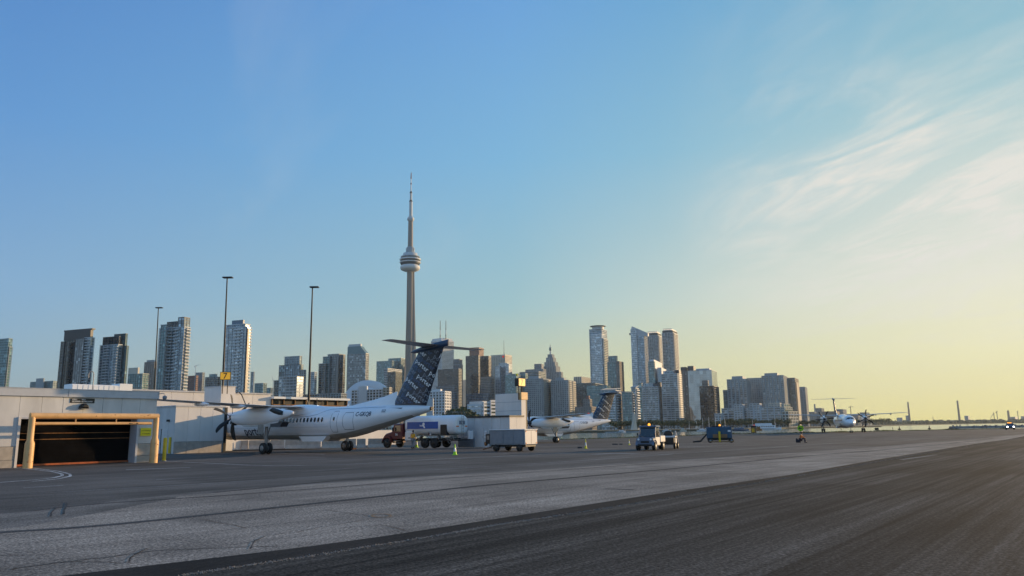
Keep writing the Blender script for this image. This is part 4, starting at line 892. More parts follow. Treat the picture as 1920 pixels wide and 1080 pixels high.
# ------------------------------------------------------------------ cones
def cone(loc, h_, m, lb, grp, thin=False):
    c_ = empty('traffic_cone', loc, rnd.uniform(0, 3), lb, 'traffic cone', grp); r0 = h_ * (.19 if not thin else .13)
    MB().lathe([(r0, .03), (r0*.62, h_*.4), (r0*.3, h_*.85), (r0*.2, h_)], 16).build('body', m, c_); MB().lathe([(r0*.70, h_*.32), (r0*.66, h_*.38), (r0*.46, h_*.64), (r0*.44, h_*.66)], 16).build('reflective_band', 'white_paint', c_)
    MB().bbox(-r0*1.35, r0*1.35, -r0*1.35, r0*1.35, 0, .045, .015).build('base', m, c_)
for px, py, h_, lb in ((853, 853.3, .78, 'nearest lime traffic cone behind the fuel truck'), (781, 839, .90, 'lime traffic cone beside the truck worker')):
    p = gp(px, py); cone((p.x, p.y, 0), h_, 'lime', lb, 'lime traffic cones')
for px, py, h_, lb in ((1098.5, 841.3, .82, 'slim yellow cone alone on the open apron right of the grey cart'), (1180, 832.5, .7, 'slim yellow cone just left of the utility cart'), (1053.5, 822, .6, 'far slim cone beneath the rear of the second airliner')):
    g_ = g2(px, py); cone((g_[0], g_[1], gz(*g_)), h_, 'sign_yellow', lb, 'slim yellow cones', True)
for px0, py0, wpx, lb in ((1153, 831.5, 10, 'long dark chock lying on the apron left of the slim cone'), (1164, 831.4, 6, 'short dark chock lying next to the long one'), (1087, 840.5, 8, 'dark chock lying beside the lone slim cone')):
    g_ = g2(px0, py0); L_ = wpx / 1440 * g_[1]; o = tag(MB().prism([(-.1, 0), (.1, 0), (.05, .14), (-.05, .14)], -L_/2, L_/2, 'x').build('wheel_chock', 'black'), lb, 'chock', 'dark wheel chocks'); o.location = (g_[0], g_[1], gz(*g_))
# ------------------------------------------------------------------ vehicles
def wheels(root, pts, r_, w_, ax, name='wheel', rim='steel'):
    for c_ in pts:
        tb, rb = MB(), MB(); wheel(tb, rb, c_, r_, w_, ax); w__ = tb.build(name, 'rubber', root); rb.build('rim', rim, w__)
# grey ground power cart: x along its length, right end sunlit
def ground_cart():
    p = at(982.5, 800, 63.2); rz = R(-32); rt_ = empty('ground_power_cart', (p.x, p.y, 0), rz, 'boxy grey four wheeled ground power cart with a pale sunlit end', 'ground cart')
    L_ = 3.35; Wd = 2.05; z0, z1 = .52, 1.72
    MB().bbox(-L_, 0, 0, Wd, z0, z1, .04).build('body', 'grey_paint', rt_)
    MB().bbox(-.0, .05, .06, Wd - .06, z0 + .05, z1 - .05, .015).build('end_panel', 'wall_cream', rt_)  # cream on a grey body, the end's sunlight painted into its colour
    MB().bbox(-L_ - .04, .08, -.04, Wd + .04, z1, z1 + .07, .02).build('roof', 'white_paint', rt_)
    for i in range(3):
        pn = MB().bbox(-L_ + .42 + i*.97, -L_ + 1.34 + i*.97, -.03, 0, z0 + .1, z1 - .08, .01).build('side_panel', 'grey_paint', rt_)
        MB().box(-L_ + 1.2 + i*.97, -L_ + 1.27 + i*.97, -.045, -.03, 1.1, 1.2).build('latch', 'steel', pn)
    MB().bbox(-L_ - .5, -L_, .1, Wd - .1, z0 + .1, z1 - .28, .04).build('control_box', 'dark_metal', rt_)
    MB().box(-L_ - .34, -L_ - .1, .06, .1, .95, 1.3).build('control_panel', 'steel', rt_)
    MB().lathe([(.1, 0), (.14, .08), (.14, .3), (.06, .34)], 12, (-L_ - .62, .35, .45)).build('hose_reel', 'rust', rt_)
    MB().bbox(-L_, 0, .2, Wd - .2, .36, .52, .02).build('chassis', 'dark_metal', rt_)
    MB().tube([(-L_ - .1, .9, .42), (-L_ - .7, .9, .3), (-L_ - 1.3, .9, .12)], .04).build('tow_bar', 'rust', rt_)
    wheels(rt_, [(-.5, .1, .3), (-.5, Wd - .1, .3), (-L_ + .6, .1, .3), (-L_ + .6, Wd - .1, .3)], .3, .24, (0, 1, 0), rim='dark_metal')
    for y_ in (.2, Wd - .2):
        for z_ in (z0 + .14, z1 - .12): MB().cyl((.05, y_, z_), (.08, y_, z_), .055, n=10).build('reflector', 'orange', rt_)
    MB().box(.05, .06, Wd*.5 - .012, Wd*.5 + .012, z0 + .1, z1 - .1).build('door_gap', 'dark_metal', rt_)
ground_cart()
# fuel truck: x forward (towards the left, away), y to its left side (towards us)
def fuel_truck():
    hd = GA + R(90) + R(4); p = frame(866, 79.2); rt_ = empty('fuel_truck', p, hd, 'white tank truck with a red cab and a blue side panel behind the plane tail', 'fuel truck')
    def rr(z0, z1, w_, n=20):
        return z0, z1, w_
    # superelliptic tank
    def ring(x_, k=1.): return [(x_, (1.18*k)*abs(math.cos(t))**.62*(1 if math.cos(t) > 0 else -1), 2.32 + .98*k*abs(math.sin(t))**.62*(1 if math.sin(t) > 0 else -1)) for t in [2*math.pi*i/24 for i in range(24)]]
    MB().loft([ring(.0, .72), ring(.05, .9), ring(.22, 1.), ring(6.4, 1.), ring(6.65, .94), ring(6.75, .7)]).build('tank', 'white_paint', rt_)
    pnl = MB().bbox(2.15, 6.3, 1.165, 1.195, 1.95, 2.66, .006).build('blue_panel', 'truck_blue', rt_)
    lg = [(3.9 - .0, 2.02), (4.12, 2.3), (4.1, 2.5), (3.98, 2.6), (3.84, 2.56), (3.8, 2.42), (3.86, 2.3), (3.78, 2.16), (3.72, 2.04)]
    MB().prism([(a_ + .1, b_) for a_, b_ in lg], 1.198, 1.206).build('emblem', 'letter_white', pnl)
    flat = MB(); r = random.Random(2)
    for i in range(6): flat.box(4.55 - i*.09 - .06, 4.55 - i*.09, 1.198, 1.204, 2.2, 2.2 + (.12 if i % 3 else .18))
    flat.build('emblem_marks', 'letter_white', pnl)
    MB().bbox(-.035, -.0, -.5, .45, 2.35, 2.72, .006).build('rear_panel', 'letter_grey', rt_); MB().prism([(-.1, 2.42), (.08, 2.42), (.12, 2.6), (0, 2.68), (-.08, 2.58)], -.045, -.037, 'x').build('emblem', 'letter_white', rt_)
    for y_ in (.72, -.72): MB().bbox(-.03, .04, y_ - .2, y_ + .2, 2.1, 2.22, .01).build('rear_lamp', 'orange', rt_)
    ld = MB()
    for y_ in (.18, -.12): ld.cyl((-.14, y_, .9), (-.14, y_, 3.42), .018, n=6)
    for k in range(8): ld.cyl((-.14, -.12, 1.05 + k*.3), (-.14, .18, 1.05 + k*.3), .014, n=6)
    ld.build('ladder', 'steel', rt_)
    rl = MB()
    for y_ in (.55, -.55): rl.tube([(-.05, y_, 3.25), (.1, y_, 3.6), (1.6, y_, 3.6), (1.7, y_, 3.3)], .018, 6)
    rl.build('roof_rail', 'steel', rt_)
    MB().bbox(.5, 7.9, -.45, .45, .72, 1.0, .02).build('chassis', 'dark_metal', rt_)
    MB().bbox(1.0, 1.85, .7, 1.21, 1.25, 2.35, .03).build('pump_cabinet', 'dark_metal', rt_); MB().cyl((1.4, 1.0, 1.3), (1.4, 1.0, 2.1), .17, n=12).build('filter_vessel', 'white_paint', rt_)
    fr = MB(); r = random.Random(8)
    for i in range(26):
        a_ = (r.uniform(.05, 1.9), r.uniform(.75, 1.2), r.uniform(.55, 1.35)); b_ = (a_[0] + r.uniform(-.4, .4), a_[1], a_[2] + r.uniform(-.25, .25)); fr.tube([a_, b_], r.uniform(.02, .045), 6)
    fr.build('pump_piping', 'steel', rt_)
    MB().bbox(-.25, 1.9, -1.1, 1.15, .75, .85, .02).build('rear_deck', 'dark_metal', rt_); MB().bbox(-.45, -.15, -1.35, -.75, .85, 1.7, .03).build('rear_box', 'white_paint', rt_)
    MB().bbox(5.35, 6.55, .75, 1.22, .78, 1.68, .03).build('side_locker', 'white_paint', rt_); MB().box(5.8, 6.1, 1.22, 1.228, 1.0, 1.08).build('locker_latch', 'black', rt_)
    MB().prism([(1.98, .9), (2.2, 1.28), (4.5, 1.28), (4.75, .85), (4.65, .85), (4.4, 1.2), (2.3, 1.2), (2.1, .9)], .75, 1.2).build('mudguard', 'steel', rt_)
    for i, x_ in enumerate((3.2, 3.42)): MB().prism([(x_, 1.3), (x_ + .16, 1.3), (x_ + .08, 1.62)], 1.0, 1.02).build('hazard_mark', 'red' if i else 'letter_white', rt_)
    # cab with bonnet
    cab = MB(); secs = [(7.0, .95, 2.55, 1.1), (8.25, .95, 2.5, 1.08), (8.55, .95, 1.72, 1.05), (9.6, .95, 1.5, .92), (9.85, .8, 1.35, .85)]
    cab.loft([[(x_, w_, z0), (x_, w_, z1 - .12), (x_, w_ - .15, z1), (x_, -w_ + .15, z1), (x_, -w_, z1 - .12), (x_, -w_, z0)] for x_, z0, z1, w_ in secs], smooth=False); cb = cab.build('cab', 'red', rt_)
    for q in (1, -1):
        MB().prism([(7.25, 1.72), (8.15, 1.72), (8.05, 2.35), (7.3, 2.35)], q*1.1, q*1.115).build('side_window', 'dark_glass', cb)
        MB().bbox(8.1, 8.2, q*1.35 - .08, q*1.35 + .08, 1.75, 2.15, .02).build('mirror', 'black', cb)
        MB().cyl((9.7, q*.7, 1.12), (9.9, q*.7, 1.12), .11, n=10).build('headlight', 'steel', cb)
        MB().prism([(8.6, .55), (8.6, 1.0), (8.8, 1.22), (9.5, 1.22), (9.75, .95), (9.75, .7), (9.5, 1.05), (8.85, 1.05)], q*.8, q*1.2).build('fender', 'red', rt_)
    MB().box(7.3, 8.2, .95, 1.2, .5, .56).build('step', 'steel', rt_); MB().box(7.3, 8.2, .95, 1.18, .72, .78).build('step', 'steel', rt_)
    MB().add([(8.27, .95, 1.8), (8.27, -.95, 1.8), (8.20, -.9, 2.4), (8.20, .9, 2.4)], [(0, 1, 2, 3)]).build('windscreen', 'dark_glass', cb)
    MB().bbox(9.86, 10.05, -1.05, 1.05, .5, .82, .03).build('bumper', 'dark_metal', rt_); MB().bbox(9.84, 9.9, -.5, .5, .85, 1.35, .01).build('grille', 'steel', rt_)
    vs, fs = text_geo('06', .34); MB().add([(8.0 - v[0], 1.118, 1.3 + v[1]) for v in vs], fs).build('lettering', 'letter_white', cb)
    wheels(rt_, [(x_, y_, .52) for x_ in (2.75, 4.0, 9.2) for y_ in (.98, -.98)], .52, .34, (0, 1, 0), rim='dark_metal')
fuel_truck()
# pale utility cart with cab, front towards us and a bit left
def utility_cart():
    p = at(1207, 800, 61.5); hd = R(-118); rt_ = empty('utility_cart', (p.x, p.y, 0), hd, 'small cab utility cart with dark blue grey front, sides painted sunlit cream and orange roof beacon', 'utility cart')
    # x forward, y left
    b_ = MB(); b_.loft([[(x_, w_, .38), (x_, w_, z1 - .08), (x_, w_ - .1, z1), (x_, -w_ + .1, z1), (x_, -w_, z1 - .08), (x_, -w_, .38)] for x_, z1, w_ in ((-.1, 1.0, .68), (-.75, 1.06, .7), (-.8, 1.05, .7))], smooth=False)
    b_.build('front_body', 'pale_blue', rt_)
    MB().bbox(-2.9, -.8, -.66, .66, .34, .55, .03).build('chassis', 'dark_metal', rt_)
    for q in (1, -1):
        MB().prism([(-.78, .42), (-1.75, .42), (-1.8, 1.02), (-.72, 1.02)], q*.66, q*.70).build('door', 'wall_cream', rt_)  # cream of doors and cargo bed has the side's sunlight painted in
        MB().prism([(-.80, 1.06), (-1.72, 1.06), (-1.62, 1.72), (-1.02, 1.72)], q*.655, q*.675).build('side_window', 'dark_glass', rt_)
        for a_, b2_ in (((-.68, 1.0), (-.98, 1.82)), ((-1.78, 1.0), (-1.7, 1.82))): MB().cyl((a_[0], q*.67, a_[1]), (b2_[0], q*.62, b2_[1]), .04, n=6).build('roof_post', 'pale_blue', rt_)
        MB().cyl((-.09, q*.5, .86), (-.04, q*.5, .86), .085, n=12).build('headlight', 'letter_white', rt_)
        MB().loft([[(-.45 + .42*math.cos(t), q*y_, .42 + .4*math.sin(t)) for t in [math.pi*i/8 for i in range(9)]] for y_ in (.55, .76)], closed=False, caps=False).build('fender', 'pale_blue', rt_)
        MB().bbox(-.85, -.78, q*.82 - .05, q*.82 + .05, 1.15, 1.35, .01).build('mirror', 'black', rt_)
    MB().add([(-.62, .6, 1.08), (-.62, -.6, 1.08), (-.98, -.56, 1.78), (-.98, .56, 1.78)], [(0, 1, 2, 3)]).build('windscreen', 'dark_glass', rt_)
    MB().bbox(-1.95, -.82, -.72, .72, 1.80, 1.92, .05).build('roof', 'pale_blue', rt_)
    MB().bbox(-3.1, -1.85, -.74, .74, .62, 1.12, .03).build('cargo_bed', 'wall_cream', rt_)
    MB().bbox(-2.7, -2.1, -.4, .3, 1.12, 1.32, .04).build('bed_load', 'rust', rt_)
    MB().bbox(-.14, -.02, -.6, .6, .34, .5, .03).build('bumper', 'dark_metal', rt_); MB().box(-.1, -.085, -.34, .34, .58, .74).build('grille', 'black', rt_)
    MB().bbox(-1.75, -1.35, -.5, .5, .55, 1.35, .06).build('seat', 'dark_cloth', rt_)
    MB().lathe([(.1, 0), (.1, .1), (.07, .17), (.01, .19)], 12, (-1.35, 0, 1.92)).build('beacon', 'lamp_orange', rt_)
    wheels(rt_, [(x_, y_, .33) for x_ in (-.45, -2.45) for y_ in (.66, -.66)], .33, .26, (0, 1, 0))
    # trailer behind
    q_ = p + Vector((math.cos(hd), math.sin(hd), 0)) * -4.2 + Vector((.55, .1, 0)); tr_ = empty('equipment_trailer', (q_.x, q_.y, 0), hd + R(8), 'low dark equipment trailer with a tilted lid behind the utility cart', 'trailer')
    MB().bbox(-1.5, .3, -.6, .6, .36, .92, .04).build('body', 'dark_metal', tr_); MB().bbox(-1.0, -.3, .6, .66, .45, .85, .02).build('side_panel', 'wall_cream', tr_)
    MB().bbox(-1.2, -.2, -.56, .66, .92, 1.06, .03).build('cover', 'wall_cream', tr_)
    MB().loft([[(-.95 + .08*k, .0 + r_*math.cos(t), 1.22 + r_*.8*math.sin(t)) for t in [2*math.pi*i/14 for i in range(14)]] for k, r_ in ((0, .30), (1.2, .38), (2.6, .36), (3, .28))]).build('hose_drum', 'black', tr_)
    MB().tube([(-1.75, .62, .42), (-1.25, .66, .95), (-.75, .62, 1.45)], .05, 8).build('tilted_arm', 'wall_cream', tr_)
    MB().tube([(.3, 0, .45), (.9, 0, .42)], .05, 6).build('tow_bar', 'dark_metal', tr_)
    wheels(tr_, [(-1.5, .62, .27), (-1.5, -.62, .27), (.0, .62, .27), (.0, -.62, .27)], .27, .18, (0, 1, 0))
utility_cart()
# blue ground unit on the open apron
def blue_unit():
    p = gp(1350, 830.5); rt_ = empty('ground_power_unit', (p.x, p.y, 0), R(-12), 'blue boxy ground power unit with a yellow tow frame on the open apron', 'ground unit')
    MB().bbox(-1.35, 1.35, 0, 1.9, .5, 1.72, .05).build('body', 'cart_blue', rt_)
    for i in range(2): MB().bbox(-1.22 + i*1.26, -.06 + i*1.26, -.03, 0, .85, 1.6, .015).build('side_panel', 'cart_blue', rt_)
    MB().bbox(-.72, .82, -.05, -.03, .55, .95, .01).build('lower_panel', 'wood', rt_); MB().bbox(-.12, .10, -.3, -.05, .1, 1.25, .03).build('tow_post', 'yellow', rt_)
    MB().box(.9, 1.2, -.04, -.028, 1.2, 1.38).build('notice', 'white_paint', rt_)
    MB().bbox(-.8, .3, .4, 1.2, 1.72, 1.84, .02).build('roof_vent', 'dark_metal', rt_); MB().lathe([(.1, 0), (.1, .1), (.05, .17), (.01, .18)], 10, (.1, .5, 1.84)).build('beacon', 'lamp_orange', rt_)
    MB().bbox(-1.3, 1.3, .1, 1.8, .28, .5, .02).build('chassis', 'dark_metal', rt_)
    MB().prism([(-1.3, .9), (-2.0, .12), (-2.9, .05), (-2.9, .2), (-2.1, .3), (-1.3, 1.1)], .3, .7).build('cable_ramp', 'black', rt_)
    MB().bbox(-1.1, 1.5, -.25, 0, .08, .2, .02).build('skid', 'wood', rt_)
    wheels(rt_, [(x_, y_, .24) for x_ in (-1.0, 1.25) for y_ in (.12, 1.75)], .24, .2, (0, 1, 0))
blue_unit()
# kiosk by the grass
g_ = g2(1413.5, 814.5); kk = empty('marker_cabinet', (g_[0], g_[1], gz(*g_)), R(-15), 'rusty yellow cabinet with a dark cap standing at the grass edge', 'cabinet')
MB().bbox(-.62, .62, -.5, .5, .15, 1.65, .06).build('body', 'wood', kk); MB().bbox(-.45, .2, -.54, -.5, .4, 1.3, .01).build('panel', 'sign_orange', kk); MB().bbox(-.7, .7, -.58, .58, 1.65, 1.95, .08).build('cap', 'dark_metal', kk); MB().box(-.7, .7, -.55, .55, 0, .15).build('base', 'concrete', kk)
MB().cyl((.2, 0, 1.95), (.2, 0, 2.2), .1, n=8).build('lamp', 'lamp_red', kk)
# taxi guidance lights and small dark box near the far airliner
for i, (px, py) in enumerate([(1574.5, 809.5), (1641, 808), (1671, 807.5), (1846, 804)]):
    g_ = g2(px, py); y = g_[1] - 1; big = px == 1641
    o = empty('edge_marker', (g_[0], y, 0), 0, ['short post marker under the distant airliner nose', 'dark flat topped box right of the distant airliner wheels', 'tiny post marker in the grass right of the dark box', 'tiny post marker at the right grass edge'][i], 'marker', 'small markers along the grass edge')
    if big: MB().bbox(-.45, .45, -.3, .3, .25, .85, .05).build('body', 'dark_metal', o); MB().bbox(-.75, .75, -.4, .4, .1, .22, .03).build('base', 'steel', o)
    else: MB().lathe([(.12, 0), (.05, .1), (.05, .6), (.12, .65), (.1, .85), (.02, .9)], 10).build('post', 'dark_metal', o)
# oncoming vehicle with headlights
def patrol_car():
    p = gp(1895.5, 805.6); hd = math.atan2(-p.y, -p.x) + R(4); rt_ = empty('patrol_car', (p.x, p.y, 0), hd, 'oncoming dark blue vehicle with bright headlights and an orange beacon', 'car')
    MB().loft([[(x_, w_, .35), (x_, w_, z_ - .1), (x_, w_ - .12, z_), (x_, -w_ + .12, z_), (x_, -w_, z_ - .1), (x_, -w_, .35)] for x_, z_, w_ in ((0, .85, .85), (-.3, 1.0, .95), (-1.3, 1.1, .98), (-4.6, 1.12, .98), (-4.9, 1.0, .9))], smooth=False).build('body', 'cart_blue', rt_)
    MB().loft([[(x_, w_, 1.08), (x_, w_ - .18, z_), (x_, -w_ + .18, z_), (x_, -w_, 1.08)] for x_, z_, w_ in ((-1.2, 1.12, .92), (-1.9, 1.62, .92), (-3.4, 1.66, .92), (-4.2, 1.14, .9))], smooth=False).build('cabin', 'dark_glass', rt_)
    for q in (1, -1): MB().cyl((-.0, q*.68, .72), (.05, q*.68, .72), .17, n=14).build('headlight', 'lamp_white', rt_)
    MB().bbox(-2.6, -2.2, -.45, .45, 1.64, 1.8, .03).build('beacon', 'lamp_orange', rt_); MB().bbox(-.05, .06, -.9, .9, .36, .55, .03).build('bumper', 'dark_metal', rt_)
    wheels(rt_, [(x_, y_, .34) for x_ in (-.9, -3.9) for y_ in (.85, -.85)], .34, .24, (0, 1, 0))
patrol_car()
# ------------------------------------------------------------------ skyline
CG = R(22)                                # the city grid seen from here
ST_ = {  # floor height, slab height, slab proud, pier width, pier step, pier proud, glass, frame
 'condo':  (3.1, .42, .75, .35, 5.2, .55, 'g_blue', 'b_pale'),
 'condo_d':(3.1, .40, .75, .35, 4.6, .5, 'g_teal', 'b_grey'),
 'dark':   (3.2, .30, .35, .3, 4., .3, 'g_dark', 'b_dark'),
 'white_grid': (3.6, 1.25, .5, 1.5, 4.6, .6, 'g_dark', 'b_white'),
 'bands':  (3.9, 2.5, .5, .5, 30., .5, 'g_dark', 'b_white'),
 'curtain':(3.8, .35, .15, .22, 3.0, .18, 'g_blue', 'b_steelblue'),
 'curtain_t':(3.8, .35, .15, .22, 3.0, .18, 'g_teal', 'b_teal'),
 'black':  (3.9, 1.2, .16, .5, 3.2, .12, 'g_dark', 'b_black'),
 'conc':   (3.1, 1.1, .5, 1.1, 4.2, .7, 'g_grey', 'b_concrete'),
 'brown':  (3.3, 1.5, .4, 1.5, 4.0, .5, 'g_grey', 'b_brown'),
 'vert':   (3.2, 1.0, .3, 2.2, 5.5, .8, 'g_grey', 'b_grey'),
 'red':    (3.9, 1.9, .3, .9, 3.6, .3, 'g_dark', 'b_red'),
 'steel':  (3.7, .8, .4, .3, 6., .3, 'g_bright', 'b_pale'),
 'mirror': (3.9, .10, .06, .1, 6.0, .06, 'g_mirror', 'b_steelblue'),
 'solid':  (400., .1, .1, .1, 400., .1, None, 'b_grey'),
}
class Bld:
    """one building: blocks given by where their top edges stand in the view, built as real boxes on the city grid"""
    def __init__(s, name, label, D, cat='tower', ang=None, group=None):
        s.name, s.label, s.D, s.cat, s.ang, s.group = name, label, D, cat, CG if ang is None else ang, group
        s.root = None; s.G = {}; s.n = 0
    def loc(s, P):
        v = P - s.o; c, q = math.cos(s.ang), math.sin(s.ang); return Vector((v.x*c - v.y*q, v.x*q + v.y*c, v.z))
    def block(s, xl, xc, xr, yt, style='condo', D=None, bot=0., part=None, glass=None, frame=None, depth=None, crown=0., balc=None, **ov):
        D = D or s.D; C = at(xc, yt, D); dL = Vector((-math.cos(s.ang), math.sin(s.ang), 0)); dR = Vector((math.sin(s.ang), math.cos(s.ang), 0)); C0 = Vector((C.x, C.y, 0))
        def solve(px, d):
            lo, hi = 0., 400.
            for _ in range(40):
                m_ = (lo + hi) / 2; q = proj_x(Vector((C.x, C.y, C.z)) + d*m_)
                if (d is dL and q > px) or (d is dR and q < px): lo = m_
                else: hi = m_
            return lo
        w1 = solve(xl, dL) if xl < xc else 6.; w2 = depth or (solve(xr, dR) if xr > xc else min(w1, 24.))
        w2 = min(w2, 90.)
        if s.root is None:
            s.o = C0 + dL*w1/2 + dR*w2/2; s.root = empty(s.name, s.o, -s.ang, s.label, s.cat, s.group)
        c = s.loc(C0); x1 = c.x; x0 = c.x - w1; y0 = c.y; y1 = c.y + w2; h = C.z
        if bot < 0: bot = h + bot
        fh, sh, sp_, pw, ps, pp, gm, fm = ST_[style]; gm = glass or gm; fm = frame or fm
        fh = ov.get('fh', fh); sh = ov.get('sh', sh); ps = ov.get('ps', ps); sp_ = ov.get('sp', sp_); pw = ov.get('pw', pw); pp = ov.get('pp', pp)
        s.n += 1; e = .004 * s.n
        if gm is None:
            s.mb('wall', fm).box(x0, x1, y0, y1, bot, h); return (x0, x1, y0, y1, h)
        s.mb('window', gm).box(x0 + sp_, x1 - sp_, y0 + sp_, y1 - sp_, bot, h - .3)
        fr = s.mb('floor_slab', fm); n = max(1, int((h - bot) / fh)); fh = (h - bot) / n
        for k in range(n + 1):
            z = bot + k*fh; a, b = (z - sh/2, z + sh/2) if k < n else (h - max(sh, .8), h)
            fr.box(x0 + e, x1 - e, y0 + e, y1 - e, a, b)
        pr = s.mb('pier', fm); dpi = sp_ - pp
        def piers(L0, L1, f):
            m_ = max(1, round((L1 - L0) / ps)); st = (L1 - L0) / m_
            for k in range(m_ + 1):
                u = L0 + k*st; a = max(L0, u - pw/2); b = min(L1, u + pw/2); f(a, b)
        q = max(.02, dpi) if pp < sp_ else -(pp - sp_)
        piers(x0 + q + .01, x1 - q - .01, lambda a, b: (pr.box(a, b, y0 + q, y0 + sp_ + .05, bot, h - .05)))
        piers(y0 + q + .02, y1 - q - .02, lambda a, b: (pr.box(x1 - sp_ - .05, x1 - q, a, b, bot, h - .05), pr.box(x0 + q, x0 + sp_ + .05, a, b, bot, h - .05)))
        if balc:
            bb_ = s.mb('balcony', ov.get('bm', 'b_white'))
            for (fa, fb, side) in balc:
                for k in range(1, n):
                    z = bot + k*fh
                    if side == 'f': bb_.box(x0 + (x1-x0)*fa, x0 + (x1-x0)*fb, y0 - 1.25, y0 + .1, z - .1, z + .95)
                    else: bb_.box(x1 - .1, x1 + 1.25, y0 + (y1-y0)*fa, y0 + (y1-y0)*fb, z - .1, z + .95)
        if crown:
            s.mb('roof', ov.get('cm', 'b_grey')).box(x0 + 2., x1 - 2., y0 + 2., y1 - 2., h - .2, h + crown)
        return (x0, x1, y0, y1, h)
    def mb(s, part, m):
        k = (part, m)
        if k not in s.G: s.G[k] = MB()
        return s.G[k]
    def done(s):
        for (part, m), b in s.G.items():
            o = b.build(part, m, s.root)
            if part in ('floor_slab', 'pier', 'window', 'balcony'): o['kind'] = 'stuff'
        return s
def B(name, label, D, *blocks, cat='tower', ang=None, group=None):
    b = Bld(name, label, D, cat, ang, group)
    for bl in blocks:
        a = bl[:4]; k = bl[4] if len(bl) > 4 else {}; b.last = b.block(*a, **k)
    return b
d_ = dict
B('condo_tower', 'teal glass tower cut off by the left picture edge', 900, (-40, 17, 24, 634, d_(style='curtain_t', fh=3.1, sh=.5, crown=0)), (-45, 18, 25, 650, d_(style='condo_d'))).done()
B('low_building', 'small flat greenish building poking above the low roof at the far left', 1500, (57, 100, 108, 714, d_(style='brown', frame='b_teal')), (68, 82, 84, 709, d_(style='solid', frame='b_grey')), cat='building').done()
b = B('condo_tower', 'dark slab tower with an overhanging flat roof', 860, (114, 121, 124, 640, d_(style='dark', D=866)),
  (121, 170, 175, 631, d_(style='dark', sh=.3, glass='g_dark', frame='b_black')), (121, 170.5, 175.5, 617, d_(style='solid', frame='b_black', bot=-11.)), (120, 173, 179, 615.2, d_(style='solid', frame='b_black', bot=-1.6)),
  (142, 158, 159, 634, d_(style='curtain', D=858, glass='g_grey', frame='b_dark', depth=3)), (158, 170, 176, 632, d_(style='condo', D=857, frame='b_pale', depth=6, balc=[(.0, 1., 'f')], bm='b_pale'))); b.done()
B('condo_tower', 'stepped dark tower with pale balconies and a rounded dark corner crown', 860, (187, 222, 230, 645, d_(style='condo', balc=[(.25, .55, 'f'), (.8, 1, 'f')], bm='b_pale')), (193, 224, 226, 630, d_(style='dark', D=868)), (214, 236, 240, 625, d_(style='dark', D=872, glass='g_teal')), (222, 238, 242, 648, d_(style='dark', D=864, glass='g_teal'))).done()
B('apartment_building', 'small tan topped block between two towers', 1100, (240, 268, 280, 700, d_(style='condo_d', frame='b_teal', crown=0)), (241, 259, 262, 689, d_(style='solid', frame='b_cream', D=1110)), cat='building').done()
B('apartment_building', 'slim brownish block just left of the tallest left tower', 1150, (271, 290, 294, 678, d_(style='brown', crown=3)), cat='building').done()
B('condo_tower', 'tallest left tower with pale balconies and a stepped dark crown', 760, (298, 346, 358, 612, d_(style='condo', balc=[(.2, .55, 'f'), (.62, .8, 'f'), (.25, .9, 'r')], bm='b_pale')), (301, 312, 314, 608, d_(style='condo_d', D=762)), (313, 346, 356, 601, d_(style='dark', D=770)), (334, 346, 357, 594, d_(style='dark', D=764, glass='g_blue'))).done()
B('unfinished_building', 'red brown unfinished block beside a grey one under a crane', 1500, (352, 368, 372, 704, d_(style='red')), (366, 380, 384, 698, d_(style='conc', D=1520)), cat='building').done()
B('apartment_building', 'dark teal low block left of the number sign', 1300, (384, 408, 416, 706, d_(style='condo_d', glass='g_dark')), (392, 405, 408, 701, d_(style='condo_d', D=1310)), cat='building').done()
B('condo_tower', 'pale round cornered tower with sunlit right edge behind the number sign', 760, (421, 464, 472, 612, d_(style='condo', glass='g_bright', balc=[(.45, .75, 'f'), (.2, .9, 'r')], bm='b_white')), (423, 460, 470, 606.5, d_(style='condo', D=765)), (435, 456, 459, 599.5, d_(style='solid', frame='b_steelblue', D=770)), (462, 465, 466, 615, d_(style='solid', frame='b_black', D=757, depth=3))).done()  # last narrow black block paints in the shade of a recess
B('apartment_building', 'narrow teal block touching the pale tower on the right', 1100, (470, 476, 478, 697, d_(style='condo_d', glass='g_blue')), cat='building').done()
B('apartment_building', 'low teal block in the gap right of the pale tower', 1300, (477, 494, 501, 718, d_(style='condo_d')), (497, 508, 513, 727, d_(style='condo_d', D=1500)), cat='building').done()
B('office_building', 'stepped dark office block with a paler front box', 1050, (533, 562, 567, 667, d_(style='condo_d', crown=0, glass='g_blue')), (523, 562, 569, 683, d_(style='dark', D=1045, glass='g_blue')), (562, 570, 574, 693, d_(style='conc', D=1040)), (513, 540, 550, 712, d_(style='condo_d', D=1035, glass='g_dark')), (523, 557, 570, 705, d_(style='steel', D=990)), cat='building').done()
B('apartment_building', 'slim pale block right of the lone light pole', 1300, (578, 590, 595, 697, d_(style='condo')), cat='building').done()
b = B('condo_tower', 'grey green stepped tower with one golden vertical strip', 1050, (614, 636, 648, 663, d_(style='condo_d', glass='g_grey')), (605, 618, 620, 668, d_(style='condo_d', D=1052)), (597, 610, 612, 681, d_(style='condo_d', D=1050, glass='g_dark')), (636, 644, 648, 665, d_(style='dark', D=1046)))
x0, x1, y0, y1, h = b.last; b.mb('sunlit_strip', 'steel').box(x0 - 3, x0 - .4, y0 - 1.2, y0 - .6, 0, h - 3); b.done()
b = B('office_tower', 'teal glass office tower with a slanting roof', 1300, (651, 686, 692, 662, d_(style='curtain_t', glass='g_grey')))
x0, x1, y0, y1, h = b.last; hh = at(652, 644, 1300).z - h
